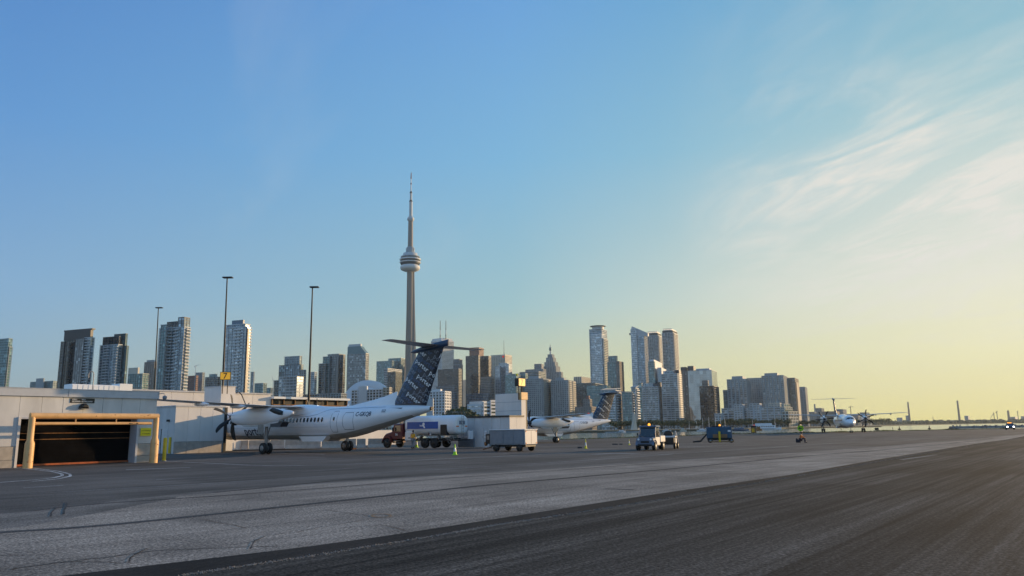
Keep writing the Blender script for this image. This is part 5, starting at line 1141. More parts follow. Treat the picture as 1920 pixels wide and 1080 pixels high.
b.mb('roof', 'b_teal').prism([(x0 + .3, h), (x1 - .3, h), (x1 - 6, h + hh*.35), (x0 + (x1-x0)*.7, h + hh*.75), (x0 + .3, h + hh*.75)], y0 + .3, y1 - .3); b.mb('roof', 'b_pale').box(x0 + .5, x0 + (x1-x0)*.66, y0 + 3, y1 - 3, h + hh*.75, h + hh); b.done()
# domed stadium
dc = at(692, 806, 1290); dt = at(691, 713.5, 1290).z; dr = (at(745, 800, 1290).x - at(640, 800, 1290).x) / 2
sd_ = empty('stadium', (dc.x, dc.y, 0), 0, 'white domed stadium roof behind the gridded block', 'stadium')
MB().lathe([(dr*1.08, 0), (dr*1.08, dt*.30), (dr*1.05, dt*.33)], 48).build('wall', 'b_white', sd_)
MB().lathe([(dr*math.cos(t), dt*.33 + dt*.62*math.sin(t)) for t in [R(a) for a in range(0, 90, 9)]] + [(.5, dt*.95)], 48).build('roof', 'dome_white', sd_)
MB().loft([[(dr*1.02*math.cos(t)*k, dr*.55*(j) + 0, dt*.33 + dt*.67*math.sin(t)*k) for t in [math.pi*i/24 for i in range(25)]] for j, k in ((-.95, .80), (-.9, .985), (0, 1.0), (.8, .98))], caps=False, closed=False).build('roof_panel', 'dome_white', sd_)
B('hotel', 'low wide block with a white window grid in front of the dome', 1120, (659, 722, 733, 729, d_(style='white_grid', fh=4., ps=5.)), (672, 688, 690, 724, d_(style='solid', frame='b_white', D=1130)), (718, 730, 735, 726, d_(style='white_grid', D=1110, frame='b_cream')), cat='hotel').done()
B('convention_block', 'long low terraced block with dark openings behind the gallery', 1000, (556, 640, 650, 737, d_(style='conc', glass='g_dark')), cat='building').done()
B('office_tower', 'flat topped grey teal tower just left of the tall concrete needle tower', 2000, (706, 735, 762, 676, d_(style='curtain_t', frame='b_grey')), (728, 752, 765, 671, d_(style='curtain_t', D=2020))).done()
B('office_tower', 'dark block with pale striped front left of the needle tower base', 1800, (720, 727, 754, 690, d_(style='black', frame='b_pale', glass='g_dark')), (727, 742, 754, 697, d_(style='dark', D=1790))).done()
# ---- the needle tower
D0 = 1500.
for _ in range(30):
    z = at(769.3, 323.5, D0).z; D0 *= 553.3 / z
bz = at(765.8, 803, D0); cn = empty('observation_tower', (bz.x, bz.y, 0), 0, 'very tall concrete needle tower with a round pod and antenna mast', 'tower')
rings = []
for z, r0, r1 in ((0, 28., 9.), (60, 20., 8.2), (150, 14.5, 7.5), (250, 11.2, 6.9), (335, 9.2, 6.5)):
    rg = []
    for i in range(36):
        a = 2*math.pi*i/36 + R(12); k = max(0., math.cos(3*a)) ** 6; rg.append((math.cos(a)*(r1 + (r0-r1)*k), math.sin(a)*(r1 + (r0-r1)*k), z))
    rings.append(rg)
MB().loft(rings, smooth=False).build('shaft', 'tower_concrete', cn)
pod = empty('observation_pod', (0, 0, 0)); pod.parent = cn
MB().lathe([(6.5, 333), (13, 334.5), (19, 337), (21, 341), (20.5, 345), (17, 347.5), (12, 348)], 40).build('radome', 'b_white', pod)
MB().lathe([(17.5, 347), (20.5, 349.5), (20.5, 352)], 40).build('lower_deck', 'b_dark', pod)
MB().lathe([(21.5, 352), (22.3, 352.5), (22.3, 354), (21, 354.5)], 40).build('deck_ring', 'b_white', pod)
MB().lathe([(20.5, 354), (21.5, 358)], 40).build('deck_glass', 'g_dark', pod)
MB().lathe([(22, 358), (22.6, 358.6), (22.6, 360.5), (21, 361)], 40).build('deck_ring', 'b_white', pod)
MB().lathe([(20, 361), (20, 364.5)], 40).build('deck_glass', 'g_dark', pod)
MB().lathe([(20.4, 364.5), (20.2, 366), (16, 367)], 40).build('pod_roof', 'b_grey', pod)
MB().lathe([(15.5, 366), (15, 373), (10, 374)], 32).build('equipment_level', 'b_pale', pod)
MB().lathe([(8, 373), (8, 386), (6.5, 387)], 24).build('neck', 'b_grey', cn); MB().box(-9, -5, -3, 3, 376, 384).build('antenna_panel', 'b_pale', cn); MB().box(5, 9, -3, 3, 376, 384).build('antenna_panel', 'b_pale', cn)
MB().lathe([(5.6, 386), (5.0, 444)], 6).build('upper_shaft', 'tower_concrete', cn)
MB().lathe([(5.5, 444), (7.4, 446.5), (7.4, 450), (5, 454)], 24).build('sky_pod', 'b_pale', cn)
MB().lathe([(3.6, 454), (3.4, 487)], 12).build('mast', 'b_pale', cn); MB().lathe([(3.5, 487), (4.0, 488), (2.4, 491)], 12).build('mast_collar', 'b_dark', cn)
MB().lathe([(2.5, 490), (2.3, 507)], 12).build('mast', 'b_pale', cn); MB().lathe([(2.5, 506), (2.8, 508), (1.4, 511)], 12).build('mast_collar', 'b_dark', cn)
MB().lathe([(1.25, 510), (1., 541), (.2, 542)], 10).build('mast', 'b_white', cn); MB().lathe([(1.1, 541), (.8, 553)], 8).build('mast_tip', 'b_red', cn)
for z in (528, 541): MB().lathe([(1.3, z - 2), (1.3, z + 1.5)], 8).build('mast_collar', 'b_red', cn)
# ---- financial district
b = B('office_tower', 'white banded office tower with two mast antennas', 2450, (808, 828, 851, 637, d_(style='bands', ps=60)), (810, 828, 848, 633.5, d_(style='solid', frame='b_white', D=2460)), ang=R(44))
x0, x1, y0, y1, h = b.last
for px in (825.3, 836): P = b.loc(at(px, 640, 2470)); t_ = at(px, 601, 2470).z; b.mb('antenna', 'b_dark').cyl((P.x, P.y, h - 4), (P.x, P.y, t_), 1.5, .9, 8); b.mb('antenna', 'b_pale').cyl((P.x, P.y, h + 12), (P.x, P.y, h + 26), 1.7, 1.4, 8)
x0b = x1; b.mb('dark_corner', 'b_dark').box(x1 - 7, x1 + .8, y0 - .8, y0 + 1.5, 0, h - 10); b.done()
B('office_tower', 'dark slate tower behind the fin, shoulder stepped at the top', 2300, (850, 861, 867, 673, d_(style='black', frame='b_steelblue')), (850, 864, 868, 683, d_(style='black', D=2290, frame='b_steelblue'))).done()
B('office_tower', 'nearly black boxy tower right of the words covered fin', 2000, (821, 860, 866, 691, d_(style='black', frame='b_dark'))).done()
B('office_tower', 'lower dark slab with one bright glint in front of the boxy tower', 1800, (818, 852, 857, 723, d_(style='black', frame='b_steelblue', glass='g_dark'))).done()
B('hotel', 'white block with a strict grid of windows above the fuel truck', 900, (800, 834, 846, 733, d_(style='white_grid', fh=3.3, ps=4.2, pw=1.6)), (810, 826, 829, 729.5, d_(style='solid', frame='b_white', D=905)), cat='hotel').done()
B('service_block', 'pale grey blank block behind the white tail cone', 420, (800, 812, 813, 747, d_(style='solid', frame='b_pale')), cat='building').done()
B('office_tower', 'pale sunlit sliver of a tower in the gap between black towers', 2600, (864, 874, 878, 712, d_(style='solid', frame='b_cream')), ang=R(40)).done()
B('office_tower', 'red brown office tower top behind the black towers', 2500, (880, 898, 907, 651, d_(style='red'))).done()
B('office_tower', 'largest black bank tower with a flat top', 2150, (873, 916, 921, 667, d_(style='black', crown=0)), (873, 897, 900, 666.5, d_(style='black', D=2100))).done()
B('office_tower', 'shorter dark tower with sunlit gold bands on its right end', 1850, (901, 919, 927, 706, d_(style='bands', frame='b_brown', glass='g_dark')), (874, 916, 918, 737, d_(style='black', D=1840, frame='b_steelblue')), ang=R(26)).done()
b = B('office_tower', 'cream gridded bank tower with a thin aerial', 2350, (920, 947, 960, 664.5, d_(style='bands', frame='b_cream', ps=8, pw=1.5)), ang=R(28))
x0, x1, y0, y1, h = b.last; P = b.loc(at(945, 660, 2380)); b.mb('antenna', 'b_dark').cyl((P.x, P.y, h), (P.x, P.y, at(945.5, 637, 2380).z), .9, .4, 6); b.mb('emblem', 'lamp_red').box(x1 - 9, x1 - 4, y0 - .7, y0 - .5, h - 9, h - 4); b.done()
B('office_tower', 'slim pale glass tower in front of the cream bank tower', 1900, (928, 937, 939, 686, d_(style='steel', D=1890)), (935, 951, 955, 680, d_(style='curtain', glass='g_bright', frame='b_pale')), (948, 954, 960, 682, d_(style='steel', D=1880, frame='b_white')), ang=R(26)).done()
B('office_tower', 'teal grey slab right of the slim pale glass tower', 1750, (947, 968, 976, 702, d_(style='curtain_t')), (958, 985, 990, 700, d_(style='curtain_t', D=1780))).done()
B('office_tower', 'dark wide slab behind the grey twin apartment slabs', 1850, (974, 1010, 1023, 696, d_(style='black', frame='b_grey')), (985, 1018, 1024, 691.5, d_(style='conc', D=1900)), ang=R(25)).done()
b = B('office_tower', 'stepped pyramid topped tower with a green tipped spire', 2300, (1016, 1046, 1054, 697, d_(style='vert')), (1018, 1042, 1050, 686, d_(style='vert', D=2304)), (1021, 1040, 1046, 678, d_(style='vert', D=2308)), (1024, 1037, 1042, 670, d_(style='vert', D=2312)), (1027, 1035, 1039, 664, d_(style='vert', D=2316)), ang=R(26))
x0, x1, y0, y1, h = b.last; P = b.loc(at(1032, 664, 2330)); t_ = at(1031, 645.5, 2330).z
b.mb('spire', 'b_pale').cyl((P.x, P.y, h - 2), (P.x, P.y, t_ - 8), 2.6, 1.4, 8); b.mb('spire_tip', 'b_teal').lathe([(1., 0), (4, 4), (4, 10), (1.2, 14), (1, 18), (.3, 22)], 8, (P.x, P.y, t_ - 22)); b.done()
B('office_tower', 'dark short block touching the left side of the stepped spire tower', 2250, (1002, 1015, 1019, 682, d_(style='vert', frame='b_steelblue')), (1046, 1052, 1055, 697, d_(style='vert', D=2240))).done()
for i, (a, c_, e_, yt, lb) in enumerate([(984, 1018, 1034, 709, 'left one of the grey twin apartment slabs with fine windows'), (1033, 1065, 1079, 712, 'right one of the grey twin apartment slabs with fine windows')]):
    B('apartment_tower', lb, 1150, (a, c_, e_, yt, d_(style='conc', fh=2.9, ps=3.4, sh=1.2, pw=1.2, balc=[(.08, .4, 'r'), (.55, .95, 'r')], bm='b_cream')), (a + 8, c_ - 8, c_ - 4, yt - 4, d_(style='solid', frame='b_concrete', D=1160)), group='twin grey apartment slabs').done()
B('office_building', 'low striped tan block right of the twin slabs', 1900, (1076, 1090, 1107, 706, d_(style='vert', frame='b_cream')), cat='building', ang=R(26)).done()
B('office_building', 'flat dark teal office block left of the round topped tower', 1500, (1079, 1112, 1131, 717.5, d_(style='curtain_t', glass='g_dark')), (1100, 1138, 1145, 722, d_(style='curtain_t', D=1450)), cat='building').done()
B('apartment_building', 'brown stepped brick block behind the second airliner wing', 1100, (1078, 1108, 1118, 762, d_(style='brown')), (1093, 1106, 1110, 748, d_(style='brown', D=1110)), (1099, 1104, 1106, 742, d_(style='brown', D=1115, frame='b_red')), cat='building').done()
# ---- harbour front
b = B('condo_tower', 'left twin blue glass tower with a disc shaped roof', 1700, (1104.5, 1128, 1138, 616, d_(style='curtain', glass='g_blue', frame='b_pale', sh=.7)), (1107, 1131, 1140, 634, d_(style='curtain', D=1694, balc=[(.1, .9, 'r')], bm='b_cream')), (1108, 1128, 1134, 626, d_(style='curtain', D=1692, glass='g_bright', frame='b_white')), ang=R(24))
x0, x1, y0, y1, h = b.last; P = b.loc(at(1121, 613, 1712)); zt_ = at(1121, 613, 1712).z
b.mb('roof_disc', 'b_dark').lathe([(4, 0), (17, .5), (18, 1.6), (8, 3), (1, 3.4)], 32, (P.x, P.y, zt_)); b.mb('roof_disc', 'b_pale').lathe([(13, -7), (13, 0)], 28, (P.x, P.y, zt_)); b.done()
B('condo_tower', 'shorter teal tower with a dark brown right half beside the disc roofed tower', 1600, (1140, 1156, 1158, 667, d_(style='condo_d', glass='g_teal', D=1606)), (1138, 1155, 1169, 677.5, d_(style='condo_d')), (1155, 1161, 1169, 677, d_(style='brown', D=1594, frame='b_brown')), ang=R(25)).done()
b = B('condo_tower', 'pale blue blade topped glass tower, tallest of the harbour group', 1500, (1194, 1207, 1216, 622, d_(style='curtain', glass='g_blue', frame='b_pale', fh=3.2)), (1182, 1193, 1196, 616, d_(style='curtain', glass='g_bright', frame='b_white', D=1504)), ang=R(24))
x0, x1, y0, y1, h = b.last; b.mb('blade', 'b_pale').prism([(x0, h - 3), (x0 + 2.5, h + (at(1184, 611, 1504).z - h)), (x1 + 22, h - 10), (x1 + 22, h - 16), (x1, h - 14)], y0 + 2, y1 - 1); b.mb('blade_tip', 'b_dark').box(x0 - 3, x0, y0 + 1, y0 + 3, h - 12, h - 8); b.done()
for i, (a, c_, e_, yt, D_, lb) in enumerate([(1212, 1234, 1241, 624, 1660, 'left of two flat capped twin towers with fine balconies'), (1240.5, 1262, 1271, 619, 1560, 'right of two flat capped twin towers, its right side sunlit gold')]):
    b = B('condo_tower', lb, D_, (a, c_, e_, yt + 4, d_(style='condo', fh=3., glass='g_grey', balc=[(.05, .95, 'r'), (.05, .3, 'f'), (.7, .95, 'f')], bm='b_pale')), (a + 1, c_ - 1, e_ - 1, yt, d_(style='dark', D=D_ + 2)), ang=R(25), group='flat capped twin towers')
    x0, x1, y0, y1, h = b.last; r_ = b.mb('roof_frame', 'b_white')
    for k in range(5): r_.box(x0 + 2 + k*(x1-x0-5)/4, x0 + 2.7 + k*(x1-x0-5)/4, y0 + 1, y1 - 1, h, h + 3.4)
    r_.box(x0 + 1.5, x1 - 1.5, y0 + .5, y0 + 1.2, h + 3.4, h + 4.2); b.done()
B('office_tower', 'stepped building with a blazing sunlit white face between the harbour towers', 1420, (1217, 1226, 1243, 674, d_(style='solid', frame='b_white')), (1232, 1240, 1251, 689, d_(style='solid', frame='b_white', D=1425)), (1215, 1226, 1228, 677, d_(style='curtain_t', D=1412)), ang=R(20)).done()
B('condo_tower', 'wide balconied condo slab below the blazing white building', 1080, (1239, 1270, 1279, 700, d_(style='condo', fh=3., glass='g_grey', frame='b_pale', sh=.7)), (1243, 1262, 1266, 695, d_(style='condo', D=1085)), (1266, 1273, 1277, 694, d_(style='solid', frame='b_dark', D=1090)), ang=R(25)).done()
B('condo_tower', 'lower balconied condo slab left of the wide one', 1090, (1203, 1234, 1241, 724, d_(style='condo', fh=3., glass='g_grey', frame='b_pale', sh=.7)), (1208, 1224, 1228, 718, d_(style='condo', D=1095)), (1228, 1234, 1240, 716, d_(style='solid', frame='b_dark', D=1098)), (1197, 1203, 1205, 718, d_(style='dark', D=1140, glass='g_teal')), ang=R(25)).done()
def trellis(b):
    x0, x1, y0, y1, h = b.last; r_ = b.mb('roof_trellis', 'b_grey')
    for k in range(9):
        u = x0 + (x1-x0)*k/8; r_.add([(u - .4, y0 - 1, h), (u + .4, y0 - 1, h), (u + .4, y1, h + 3), (u - .4, y1, h + 3), (u - .4, y0 - 1, h + .8), (u + .4, y0 - 1, h + .8), (u + .4, y1, h + 3.6), (u - .4, y1, h + 3.6)], [(0, 3, 2, 1), (4, 5, 6, 7), (0, 1, 5, 4), (1, 2, 6, 5), (2, 3, 7, 6), (3, 0, 4, 7)])
b = B('condo_tower', 'white balconied condo with slanting roof trellis directly behind the dark fin', 950, (1126, 1154, 1164, 731, d_(style='condo', balc=[(.3, .95, 'f'), (.1, .9, 'r')], bm='b_white'))); trellis(b); b.done()
b = B('condo_tower', 'teal condo with white diagonal balconies and slanting roof trellis', 950, (1165, 1185, 1197, 735, d_(style='condo_d', balc=[(.05, .9, 'r')], bm='b_white')), (1183, 1192, 1198, 727, d_(style='condo', D=955, balc=[(.1, .9, 'r')], bm='b_white'))); trellis(b); b.done()
mo = at(1189, 802, 640); ml = empty('monument', (mo.x, mo.y, 0), R(30), 'pale slender wedge shaped monument on the quay', 'monument'); hz2 = at(1189, 775, 640).z
MB().loft([[(-2.6, -1.5, 0), (2.2, -1.5, 0), (2.2, 1.5, 0), (-2.6, 1.5, 0)], [(-.9, -1.1, hz2*.5), (1.6, -1.1, hz2*.5), (1.6, 1.1, hz2*.5), (-.9, 1.1, hz2*.5)], [(-.2, -.8, hz2), (1.3, -.8, hz2), (1.3, .8, hz2), (-.2, .8, hz2)]], smooth=False).build('shaft', 'b_cream', ml)
B('office_tower', 'dark narrow tower left of the mirrored glass slab', 1500, (1274, 1293, 1300, 694, d_(style='vert', frame='b_dark')), (1276, 1286, 1290, 688, d_(style='solid', frame='b_dark', D=1510)), (1289, 1300, 1304, 686, d_(style='solid', frame='b_dark', D=1505))).done()
B('office_tower', 'mirrored blue grey glass slab reflecting the dawn sky', 1400, (1289, 1334, 1344, 693, d_(style='mirror')), (1305, 1330, 1334, 690.5, d_(style='solid', frame='b_pale', D=1410)), ang=R(24)).done()
B('office_tower', 'dark reflective tower in front of the mirrored slab', 1250, (1311, 1338, 1348, 723, d_(style='curtain', glass='g_dark', frame='b_dark')), (1316, 1327, 1329, 713, d_(style='red', D=1255, glass='g_dark', frame='b_brown')), ang=R(24)).done()
B('apartment_tower', 'leftmost ribbed concrete apartment tower of the right group', 1350, (1363, 1399, 1406, 710, d_(style='vert', ps=6.5)), (1372, 1392, 1398, 705, d_(style='solid', frame='b_grey', D=1360)), (1355, 1364, 1366, 731, d_(style='condo_d', D=1370)), ang=R(25)).done()
B('apartment_tower', 'brown grey flat tower between the two ribbed towers', 1450, (1400, 1428, 1433, 708, d_(style='brown', frame='b_concrete')), ang=R(24)).done()
B('apartment_tower', 'largest ribbed concrete apartment tower of the right group', 1350, (1428, 1468, 1476, 703, d_(style='vert', ps=6.5)), (1433, 1457, 1461, 699, d_(style='solid', frame='b_grey', D=1360)), ang=R(26)).done()
B('apartment_tower', 'tall brown slab right of the largest ribbed tower', 1400, (1473, 1490, 1497, 708, d_(style='brown')), (1488, 1493, 1498, 716, d_(style='solid', frame='b_brown', D=1405)), ang=R(26)).done()
B('apartment_tower', 'plain grey tower closing the group on the right', 1500, (1495, 1509, 1513, 725, d_(style='conc', sh=2., pw=2.)), ang=R(26)).done()
b = B('apartment_building', 'long low terraced waterfront block below the ribbed towers', 1080, (1352, 1464, 1470, 763, d_(style='condo', glass='g_grey', frame='b_pale', fh=3.1, sh=.9, ps=9., pw=1.5)), (1376, 1392, 1396, 758, d_(style='conc', D=1090, frame='b_pale')), (1405, 1424, 1428, 756, d_(style='conc', D=1092, frame='b_pale')), (1440, 1462, 1466, 755, d_(style='conc', D=1092, frame='b_cream')), (1340, 1353, 1356, 775, d_(style='conc', D=1075, frame='b_pale')), cat='building', ang=R(25)); b.done()
B('apartment_building', 'sunlit cream terraced block with bright window grid on the waterfront', 1020, (1466, 1478, 1496, 771, d_(style='white_grid', frame='b_cream', glass='g_dark', ps=4, fh=3.4)), (1462, 1471, 1489, 763, d_(style='condo', D=1035, frame='b_cream', depth=20, balc=[(.0, .9, 'r')], bm='b_cream')), (1464, 1470, 1484, 757, d_(style='condo', D=1045, frame='b_cream', depth=16)), cat='building', ang=R(50)).done()
# ---- lower right distance
for a, c_, e_, yt, D_, sty, lb in [(1515, 1527, 1531, 772, 2300, 'conc', 'low grey block at the foot of the plain tower'), (1527, 1540, 1545, 765, 2400, 'conc', 'grey factory block with a raised left corner behind the far airliner'), (1541, 1566, 1600, 771, 2300, 'brown', 'long pale factory hall behind the far airliner fin'),
        (1566, 1580, 1606, 767, 2500, 'conc', 'stepped industrial hall right of the far fin'), (1584, 1608, 1618, 776, 2600, 'conc', 'low hall under the distant crane'), (1612, 1625, 1632, 773, 2700, 'conc', 'grey block behind the right propeller of the far airliner'),
        (1618, 1632, 1640, 787, 2900, 'condo', 'low hazy block right of the far airliner engine'), (1681, 1690, 1693, 783, 4200, 'solid', 'hazy square silo left of the twin smokestacks'), (1698, 1703, 1705, 779, 4200, 'solid', 'narrow hazy silo touching the left smokestack'),
        (1776, 1805, 1812, 787.5, 4300, 'solid', 'long hazy shed left of the right smokestack'), (1808, 1815, 1818, 779.5, 4400, 'solid', 'hazy square block right of the right smokestack'), (1830, 1856, 1860, 787.5, 4500, 'solid', 'long hazy shed beneath the harbour cranes'),
        (1891, 1903, 1908, 781.5, 4300, 'solid', 'large hazy hall near the right picture edge'), (1914, 1940, 1946, 780, 4100, 'solid', 'hazy hall cut by the right picture edge')]:
    B('industrial_building', lb, D_, (a, c_, e_, yt, d_(style=sty)), cat='building', ang=R(30 if a < 1700 else 42)).done()
for px, yt, D_, r_, lb in ((1530, 757.5, 2400, 2.6, 'short chimney on the grey factory behind the far airliner'), (1706, 753.5, 4200, 4.6, 'left one of two tall hazy smokestacks'), (1799.5, 751, 4300, 5.2, 'right one of two tall hazy smokestacks'), (1892.5, 769.5, 4300, 6, 'short thick stack on the large hazy hall')):
    P = at(px, 790, D_); zt_ = at(px, yt, D_).z; tag(MB().lathe([(r_*1.2, 0), (r_, zt_*.5), (r_*.85, zt_)], 16, (P.x, P.y, 0)).build('smokestack', 'b_grey' if D_ < 4000 else 'b_brown'), lb, 'smokestack')
def crane(px, py, D_, jib, lb, cat='crane'):
    P = at(px, 790, D_); zt_ = at(px, py, D_).z; k = D_/1440; c_ = empty('crane', (P.x, P.y, 0), R(10), lb, cat); w_ = .55*k*.5
    m_ = MB()
    for q in ((-w_, -w_), (w_, -w_), (w_, w_), (-w_, w_)): m_.box(q[0]-.25*k*.5, q[0]+.25*k*.5, q[1]-.25*k*.5, q[1]+.25*k*.5, 0, zt_)
    n_ = max(4, int(zt_ / (w_*4)))
    for i in range(n_): z0 = i*zt_/n_; m_.cyl((-w_, -w_, z0), (w_, -w_, z0 + zt_/n_), .12*k, n=4); m_.cyl((w_, w_, z0), (-w_, w_, z0 + zt_/n_), .12*k, n=4)
    m_.build('mast', 'b_dark' if D_ > 2000 else 'b_white', c_)
    j = MB(); j.cyl((jib[0]*k, 0, zt_ + jib[2]*k), (jib[1]*k, 0, zt_ + jib[3]*k), .35*k, .25*k, 6); j.cyl((0, 0, zt_ + 2.2*k), (jib[1]*k*.7, 0, zt_ + jib[3]*k*.7 + .2*k), .10*k, n=4); j.box(jib[0]*k, jib[0]*k + 1.2*k, -.4*k, .4*k, zt_ + jib[2]*k - 1.2*k, zt_ + jib[2]*k); j.cyl((0, 0, zt_), (0, 0, zt_ + 2.2*k), .3*k, n=5)
    j.build('jib', 'b_dark' if D_ > 2000 else 'b_white', c_)
crane(361, 687, 1500, (-3, 8, 0, 4), 'white tower crane above the red brown unfinished block')
crane(509, 717, 1500, (2, -3, -1, 12), 'thin faint crane in the gap left of the stepped dark office block')
crane(1597, 763, 2600, (-3.5, 7, 0, .2), 'distant flat topped tower crane right of the far airliner fin')
crane(1865, 775, 4400, (0, -9, 0, -10), 'left hazy harbour crane with a slanting boom'); crane(1871, 773, 4400, (-2, 3, 0, 2), 'right hazy harbour crane with a short boom'); crane(1910, 772, 4400, (-1, 2, 0, 1), 'hazy mast near the right picture edge')
P = at(1750, 790, 4200); tag(MB().cyl((P.x, P.y, 0), (P.x, P.y, at(1750, 781.5, 4200).z), 2., 1.2, 6).build('mast', 'b_dark'), 'thin hazy mast on the far shore between the smokestacks', 'mast')
# ------------------------------------------------------------------ trees, boats, breakwater
M['leaf'] = mat('leaf', (.060, .085, .038), .8, var=.45, scale=.25); M['bark'] = mat('bark', (.10, .075, .05), .9)
def tree_mesh(seed, n=420):
    r = random.Random(seed); mb = MB(); blobs = [(r.uniform(-.30, .30), r.uniform(-.3, .3), r.uniform(.42, .88), r.uniform(.14, .24)) for _ in range(11)]
    for i in range(n):
        bx, by, bz_, br = blobs[r.randrange(len(blobs))]; a, e = r.random()*6.28, math.acos(r.uniform(-1, 1)); q = br * r.uniform(.55, 1.08)
        c_ = Vector((bx + q*math.sin(e)*math.cos(a), by + q*math.sin(e)*math.sin(a), bz_ + q*math.cos(e)*.85)); T = Matrix.Translation(c_) @ Euler((r.random()*6, r.random()*6, r.random()*6)).to_matrix().to_4x4(); s_ = r.uniform(.025, .055)
        mb.add([(-s_, -s_*.6, 0), (s_, -s_*.5, .2*s_), (s_*.6, s_*.8, 0), (-s_*.7, s_*.7, -.2*s_)], [(0, 1, 2, 3)], T=T)
    tk = MB().tube([(0, 0, 0), (.01, 0, .2), (-.01, .01, .45), (0, 0, .7)], [.035, .028, .02, .008], 6)
    for k in range(4): a = k*1.6 + seed; tk.tube([(0, 0, .3 + .06*k), (.13*math.cos(a), .13*math.sin(a), .5 + .05*k), (.22*math.cos(a), .22*math.sin(a), .62 + .05*k)], [.016, .011, .004], 5)
    return mb, tk
protos = []
for sd in range(5):
    c_, t_ = tree_mesh(sd); e_ = empty('tree', (0, 0, -900)); co = c_.build('crown', 'leaf', e_); to = t_.build('trunk', 'bark', e_); protos.append((e_, co.data, to.data)); bpy.data.objects.remove(co); bpy.data.objects.remove(to); bpy.data.objects.remove(e_)
ORD = ['leftmost', 'second from the left', 'third from the left', 'fourth from the left', 'fifth from the left', 'sixth from the left', 'seventh from the left', 'eighth from the left', 'ninth from the left', 'tenth from the left', 'eleventh from the left', 'rightmost']
LMK = [(1140, 1166, 'below the white trellis roofed condo'), (1166, 1203, 'around the pale wedge monument'), (1203, 1239, 'below the lower balconied slab'), (1239, 1279, 'below the wide balconied slab'), (1279, 1311, 'below the mirrored slab'), (1311, 1352, 'below the dark reflective tower'),
       (1352, 1400, 'under the left end of the terraced block'), (1400, 1432, 'under the middle of the terraced block'), (1432, 1466, 'under the right end of the terraced block'), (1466, 1498, 'under the sunlit cream block'), (1498, 1560, 'behind the far airliner left wing'), (1560, 1625, 'behind the distant airliner body'), (1625, 1700, 'right of the distant airliner')]
seen_ = {}
def tree(px, yt, D_, lb, grp, wk=1.):
    for a, b, nm in LMK:
        if a <= px < b: k = seen_.setdefault((nm, grp), 0); seen_[(nm, grp)] += 1; lb = ORD[k] + ' tree ' + nm + (' on the hazy shore' if 'shoreline' in grp else ''); break
    else: k = seen_.setdefault(grp, 0); seen_[grp] += 1; lb = ORD[k] + ' green tree of the clump right of the white gridded block'
    P = at(px, 795, D_); h_ = at(px, yt, D_).z + .3; _, c_, t_ = protos[rnd.randrange(5)]; e_ = empty('tree', (P.x, P.y, -.3), rnd.uniform(0, 6), lb, 'tree', grp); k = h_ * 1.0
    for nm, me in (('crown', c_), ('trunk', t_)): o = bpy.data.objects.new(nm, me); COL.objects.link(o); o.parent = e_; o.scale = (k*wk, k*wk, k)
r = random.Random(21)
for i in range(12): tree(846 + i*3.6 + r.uniform(-.5, .5), 768 + r.uniform(-4, 6) + abs(i - 4)*.6, 520 + r.uniform(-20, 20), 'green tree in the clump between the white gridded block and the low white halls', 'trees beside the white gridded block', 1.3)
for i in range(34): px = 1146 + i*6.2 + r.uniform(-1, 1); tree(px, 789 + r.uniform(-3, 2.5), 790 + r.uniform(-60, 70) , 'small dark quay tree in the row below the harbour condos', 'quay trees below the harbour condos', 1.25)
for i in range(35): px = 1353 + i*5.2 + r.uniform(-.8, .8); tree(px, 788 + r.uniform(-4, 3) - (0 if i < 24 else .0), 940 + i*4 + r.uniform(-20, 20), 'small tree in the row along the waterfront below the terraced block', 'waterfront trees below the terraced block', 1.3)
for i in range(22): px = 1540 + i*6 + r.uniform(-1, 1); tree(px, 787 + r.uniform(-3, 2), 1500 + i*35, 'hazy shoreline tree behind the far airliner', 'shoreline trees behind the far airliner', 1.35)
B('low_building', 'small white hall with sunlit striped right end right of the tree clump', 560, (876, 902, 909, 757, d_(style='steel', frame='b_white', fh=3, sh=1.4)), (880, 904, 913, 752, d_(style='solid', frame='b_white', D=580, bot=0)), (903, 907, 914, 753, d_(style='bands', frame='b_white', fh=2.4, sh=1.3, D=552, depth=8)), cat='building', ang=R(40)).done()
B('low_building', 'second small white hall with sunlit striped end hidden by the tall box', 560, (912, 918, 930, 753, d_(style='bands', frame='b_white', fh=2.4, sh=1.3)), (918, 920, 930, 750, d_(style='bands', frame='b_white', fh=2.4, sh=1.3, D=556)), cat='building', ang=R(44)).done()
# far wooded shore
M['far_wood'] = mat('far_wood', (.06, .07, .045), .95, var=.3, scale=.01)
mb = MB(); r = random.Random(31)
for i in range(260):
    px = 1600 + i * 1.55; D_ = 3300 + r.uniform(0, 900); P = at(px, 790, D_); h_ = D_/1440 * (r.uniform(4.0, 8.) if px < 1930 else 7); w_ = D_/1440 * r.uniform(2.2, 5)
    n_ = 9; prof = [(w_*(.7 + .3*math.sin(k)), z) for k, z in enumerate((0, h_*.35, h_*.7))] + [(w_*.5, h_*.92), (.5, h_)]
    T = Matrix.Translation((P.x, P.y, -.5)); mb.lathe([(a*r.uniform(.85, 1.15), z) for a, z in prof], n_, T=T)
tag(mb.build('far_woodland', 'far_wood'), 'hazy wooded far shore on the right', 'woodland', kind='stuff')
